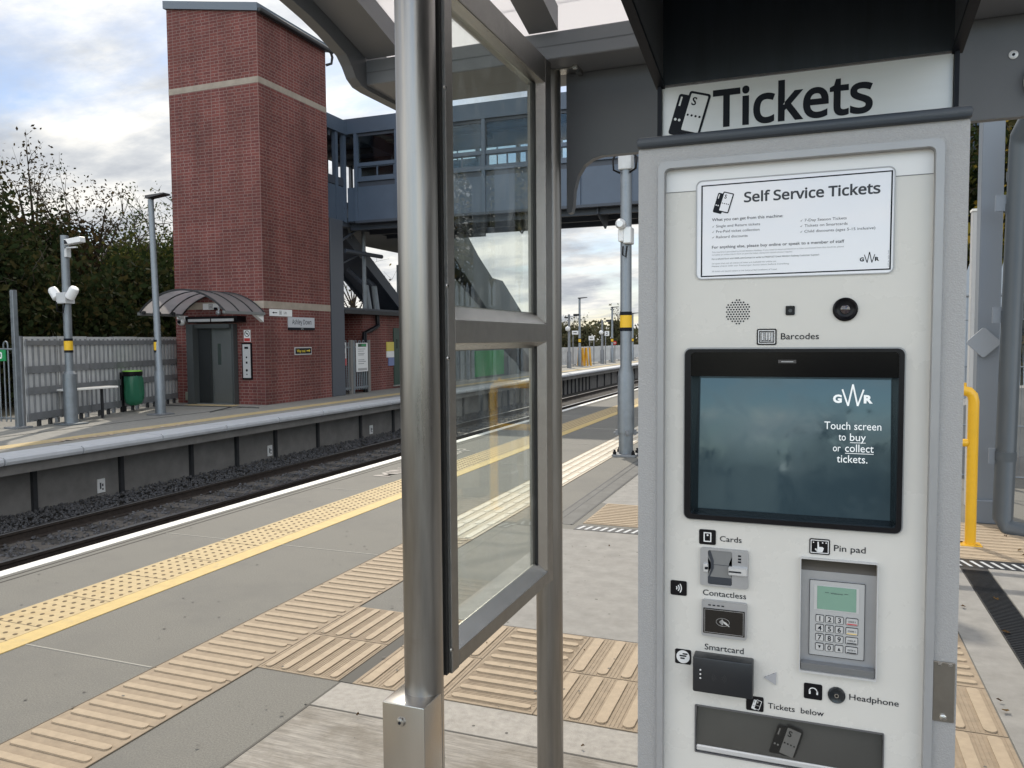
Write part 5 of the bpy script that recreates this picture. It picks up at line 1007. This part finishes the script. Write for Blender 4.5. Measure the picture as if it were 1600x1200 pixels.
t = thing('rainwater_pipe', 'dark grey rainwater pipe beside the tall grey column', 'pipe', (1.37, 6.94, 0)); pg = mat('pipe_grey', (.070, .085, .10), .38)
MB().tube([(1.55, 6.6, 3.22), (1.46, 6.74, 3.14), (1.405, 6.90, 2.98), (1.405, 6.92, 2.9), (1.365, 6.94, .10), (1.40, 6.90, .03), (1.55, 6.80, .02)], .07, 20).build('pipe', pg, t, 50)
for z in (.55, 1.62, 2.42, 2.66): MB().tube([(1.365 + .04 * z / 2.9, 6.939, z), (1.365 + .04 * z / 2.9, 6.939, z + .07)], .0745, 20).build('collar', pg, t, 40)
for z in (.58, 1.66, 2.50): MB().box(1.26, 1.34, 6.93, 6.95, z - .06, z + .06).build('bracket', MATS['column_grey'], t)
t = thing('yellow_handrail', 'bright yellow tubular handrail hoop right of the ticket machine', 'handrail', (1.06, 6.39, 0))
MB().tube([(1.06, 6.39, .01), (1.06, 6.39, 1.04), (1.052, 6.39, 1.08), (1.03, 6.39, 1.105), (.99, 6.39, 1.115), (-.1, 6.39, 1.115), (-.14, 6.39, 1.105), (-.165, 6.39, 1.07), (-.17, 6.39, 1.03), (-.17, 6.39, .01)], .036, 20).build('hoop', yellow, t, 60)
MB().tube([(1.03, 6.39, .74), (-.14, 6.39, .74)], .028, 14).build('mid_rail', yellow, t, 60); MB().tube([(1.0, 6.39, 1.14), (1.0, 6.39, 1.17)], .014, 8).build('plug', yellow, t)
for x in (1.06, -.17): MB().box(x - .07, x + .07, 6.33, 6.45, 0, .014, .003).build('base_plate', yellow, t)
t = thing('mesh_panel', 'temporary wire mesh fence panel behind the rainwater pipe', 'fence', (2.0, 8.9, 0))
for x0, x1 in ((1.30, 1.80), (1.83, 4.0)):
    MB().tube([(x0, 8.9, .02), (x0, 8.9, 1.84), (x0 + .06, 8.9, 1.90), (x1 - .06, 8.9, 1.90), (x1, 8.9, 1.84), (x1, 8.9, .02), (x0, 8.9, .12), ][:6], .018, 8).build('frame', galv, t, 60)
    g = MB()
    for z in (.12, .62, 1.2, 1.66): g.tube([(x0, 8.9, z), (x1, 8.9, z)], .008, 6)
    x = x0 + .05
    while x < x1: g.tube([(x, 8.905, .12), (x, 8.905, 1.88)], .0018, 4); x += .05
    g.build('wires', galv, t)
t = thing('concrete_barrier', 'sloping grey concrete barrier behind the mesh fence', 'barrier', (2.4, 9.8, 0)); MB().prism([(1.30, 0), (4.6, 0), (4.6, .95), (1.95, .95), (1.45, .72), (1.30, .70)], 9.7, 10.2, 'xz').build('body', mat('barrier_conc', (.20, .20, .195), .85, 0, var=.2, vs=4, bump=.2, bs=60), t); MB().box(1.30, 4.6, 9.62, 9.70, .0, .22).build('foot', wallc, t)
struct(MB().box(1.20, 60, 10.3, 80, -1.2, .02).build('side_verge', soil))
pf = thing('palisade_fence', 'tall palisade fence under the trees behind the machine at right', 'fence', (4, 13, 0), 'palisade fences'); g = MB(); x = 1.5; i = 0
while x < 8: g.M = Matrix.Translation((x, 13, 0)); g.prism([(0, .1), (.07, .1), (.07, 2.42), (.035, 2.54), (0, 2.42)], -.012, .012, 'xz'); x += .105
g.build('pales', mat('pale_blue_steel', (.30, .33, .37), .45, .5), pf)
for z in (.5, 2.0): MB().box(1.4, 8, 13.02, 13.07, z, z + .06).build('rail', galvd, pf)
for x in (1.4, 4.1, 6.8): MB().box(x, x + .1, 13.07, 13.17, 0, 2.45).build('post', galvd, pf)
# ================================================================ VEGETATION
def leaves(n, centers, rad, size, seed):
    rnd = random.Random(seed); vs = []; fs = []
    for i in range(n):
        c, cr = centers[rnd.randrange(len(centers))], 1
        p = Vector(c) + Vector((rnd.gauss(0, rad), rnd.gauss(0, rad), rnd.gauss(0, rad * .75)))
        a = Vector((rnd.gauss(0, 1), rnd.gauss(0, 1), rnd.gauss(0, .7))).normalized(); b = a.orthogonal().normalized()
        q = rnd.uniform(0, 6.28); b = Matrix.Rotation(q, 3, a) @ b; s = size * rnd.uniform(.55, 1.3); k = len(vs); c2 = a.cross(b)
        vs += [p + b * s, p + c2 * s * .55, p - b * s, p - c2 * s * .55]; fs.append((k, k + 1, k + 2, k + 3))
    return vs, fs
def leafobj(name, vs, fs, m_, par=None):
    me = bpy.data.meshes.new(name); off = par.location if par else Vector(); me.from_pydata([tuple(v - off) for v in vs], [], fs); o = bpy.data.objects.new(name, me); me.materials.append(m_); C.objects.link(o); o.parent = par; return o
def tree(name, label, x, y, h, r, m_, n, seed, wisp=.3, group='trees behind the station', z0=0, size=.13, low=.15):
    rnd = random.Random(seed); t = thing(name, label, 'tree', (x, y, z0), group)
    g = MB(); base = Vector((x, y, z0)); tr_ = .035 * h * .6 + .05
    top = base + Vector((rnd.uniform(-.3, .3), rnd.uniform(-.3, .3), h * .72)); mid = base.lerp(top, .5) + Vector((rnd.uniform(-.2, .2), rnd.uniform(-.2, .2), 0))
    g.tube([base, mid, top], [tr_, tr_ * .65, tr_ * .2], 8); cs = []; tw = MB(); wc = []
    nb_ = 26
    for i in range(nb_):
        f = low + (1 - low) * (i + rnd.random()) / nb_; a = rnd.uniform(0, 6.28); rad_ = r * (1.0 - .55 * max(0, f - .5) / .5) * rnd.uniform(.55, 1.05)
        st = base.lerp(mid, f * 2) if f < .5 else mid.lerp(top, (f - .5) * 2); st = st.lerp(base, .12)
        en = base + Vector((math.cos(a) * rad_, math.sin(a) * rad_, h * (f * .95 + .02)))
        m2 = st.lerp(en, .5) + Vector((0, 0, -.12 * rad_ + .1)); g.tube([st, m2, en], [tr_ * .32, tr_ * .2, tr_ * .06], 5)
        for q in (.45, .7, .9, 1.05):
            p = st.lerp(en, q) + Vector((rnd.gauss(0, .25), rnd.gauss(0, .25), rnd.gauss(0, .25)))
            if p.z < z0 + h: cs.append(p)
        for q in range(3):
            e2 = en + Vector((rnd.gauss(0, .35), rnd.gauss(0, .35), abs(rnd.gauss(.15, .35)))); tw.tube([en, e2], [.018, .006], 4); wc.append(e2)
            for w_ in range(2): e3 = e2 + Vector((rnd.gauss(0, .25), rnd.gauss(0, .25), abs(rnd.gauss(.15, .25)))); tw.tube([e2, e3], [.008, .003], 3); wc.append(e3)
    g.build('trunk', bark, t); tw.build('twigs', bark, t)
    cs2 = [c for c in cs if c.z < z0 + h * (1 - wisp)] or cs
    v1, f1 = leaves(int(n * .92), cs2, .36 * (r / 2.2), size, seed); v2, f2 = leaves(int(n * .08), wc + [c for c in cs if c not in cs2], .16, size * .7, seed + 1)
    k = len(v1); leafobj('crown', v1 + v2, f1 + [tuple(i + k for i in q) for q in f2], m_, t); return t
for a in ((-20.6, 15, 6.6, 2.4, leaf_dark, 'dark tree at the left edge, its top cut by the picture', .22), (-21.9, 17.3, 6.9, 2.3, leaf_brown, 'brownish tree second from the left with bare twigs on top', .3), (-25.0, 21, 7.3, 2.6, leaf_dark, 'dark full tree behind the top of the camera post', .3), (-22.0, 19.2, 6.2, 2.2, leaf_brown, 'thin russet tree between camera post and lamp post with bare twigs', .42), (-25.4, 24, 5.3, 2.3, leaf_dark, 'lowest dark tree in the gap just left of the lamp post', .2), (-20.6, 20.2, 5.7, 1.7, leaf_green, 'green tree directly behind the lamp post', .2), (-21.8, 22, 6.7, 2.0, leaf_green, 'green tree touching the left side of the lift tower', .25), (-17.9, 12.2, 4.6, 1.7, leaf_dark, 'small dark tree behind the bow topped railing', .15)):
    tree('tree', a[5], a[0], a[1], a[2], a[3], a[4], 15000, int(a[2] * 100) + int(a[1]), a[6], size=.078)
for a in ((-19.2, 30.5, 4.9, 1.5, 'yellowing thin tree seen under the bridge next to the tower', leaf_yel), (-20.5, 34, 4.3, 1.7, 'bare thin tree under the stair right of the yellowing one', leaf_brown)): tree('tree', a[4], a[0], a[1], a[2], a[3], a[5], 1500, int(a[1]), .5, size=.11)
rnd = random.Random(2); cs = [Vector((rnd.uniform(-24, -16.2), rnd.uniform(3, 22), rnd.uniform(.3, 3.6))) for _ in range(420)]
v, f = leaves(48000, cs, .4, .10, 9); o = leafobj('undergrowth', v, f, leaf_dark); o['kind'] = 'stuff'
rnd = random.Random(4); cs = [Vector((rnd.uniform(-34, -24), rnd.uniform(0, 34), rnd.uniform(.3, 4.6))) for _ in range(420)]
v, f = leaves(16000, cs, .6, .22, 10); o = leafobj('undergrowth', v, f, leaf_dark); o['kind'] = 'stuff'
for a in ((2.6, 18, 6.6, 1.5, 'dark green tree just right of the machine cap', leaf_green), (3.7, 17.0, 6.6, 1.6, 'dark tree between the grey column and the rainwater pipe', leaf_dark), (4.3, 16.2, 6.0, 1.6, 'yellow tinged tree right of the rainwater pipe', leaf_yel), (5.6, 17.5, 6.8, 1.9, 'dark tree at the right edge of the picture', leaf_dark)): tree('tree', a[4], a[0], a[1], a[2], a[3], a[5], 10000, int(a[0] * 100), .1, 'trees right of the machine', size=.075, low=.05)
rnd = random.Random(6); cs = [Vector((rnd.uniform(1.6, 9), rnd.uniform(13.6, 18), rnd.uniform(.2, 3.0))) for _ in range(160)]
v, f = leaves(9000, cs, .32, .10, 12); o = leafobj('undergrowth', v, f, leaf_yel); o['kind'] = 'stuff'
rnd = random.Random(8); cs = []
for i in range(900):
    x = rnd.uniform(-75, 70); hgt = 3.4 + 1.0 * math.sin(x * .31) + .8 * math.sin(x * .83 + 1) + rnd.uniform(-.4, .6); cs.append(Vector((x, 125 + rnd.uniform(0, 18) + abs(x + 30) * .1, rnd.uniform(-1, hgt))))
v, f = leaves(34000, cs, .8, .38, 13); o = leafobj('distant_trees', v, f, leaf_far); o['kind'] = 'stuff'
for i, (x, y, h) in enumerate(((-26.2, 110, 5.6), (-38, 121, 4.9), (-33.5, 116, 4.6))): tree('tree', ('tall thin distant tree left of the near column', 'distant rounded tree at the edge of the windbreak post', 'low distant tree behind the number 2 sign')[i], x, y, h, (.9, 2.2, 1.8)[i], leaf_far, 1500, 40 + i, .3, 'distant trees along the line', size=.28)

# ================================================================ BEHIND THE VIEWER (mirrored in the touch screen)
for x0, x1, h, lb_ in ((-1.62, -1.05, 1.10, 'lower pale cabinet behind the viewer, mirrored at the left of the touch screen'), (-1.02, -.42, 1.32, 'taller pale double door cabinet behind the viewer, mirrored beside the lower one')):
    t = thing('equipment_cabinet', lb_, 'cabinet', ((x0 + x1) / 2, -8, 0)); MB().box(x0, x1, -8.4, -8, .05, h, .01).build('body', mat('cabinet_pale', (.50, .52, .46), .5), t); MB().box(x0 + .02, x1 - .02, -8.38, -7.99, 0, .05).build('plinth', wallc, t)
    for k in range(2): a = x0 + (x1 - x0) * k / 2; o = MB().box(a + .012, a + (x1 - x0) / 2 - .012, -8, -7.985, .08, h - .03, .004).build('door', MATS['cabinet_pale'], t); MB().box(a + .03, a + .05, -7.985, -7.97, h * .55, h * .65).build('handle', dark, o)
rnd = random.Random(21); cs = [Vector((q, rnd.uniform(-14, -11), rnd.uniform(.1, 1.3 + .5 * math.sin(q * 1.7) + .4 * math.sin(q * 4.1)))) for q in [rnd.uniform(-12, 12) for _ in range(300)]]
v, f = leaves(14000, cs, .3, .11, 31); o = leafobj('hedge_leaves', v, f, leaf_dark); o['kind'] = 'stuff'
struct(MB().box(-16, 30, -60, -8.0, -1.2, -.02).build('verge_behind', soil))
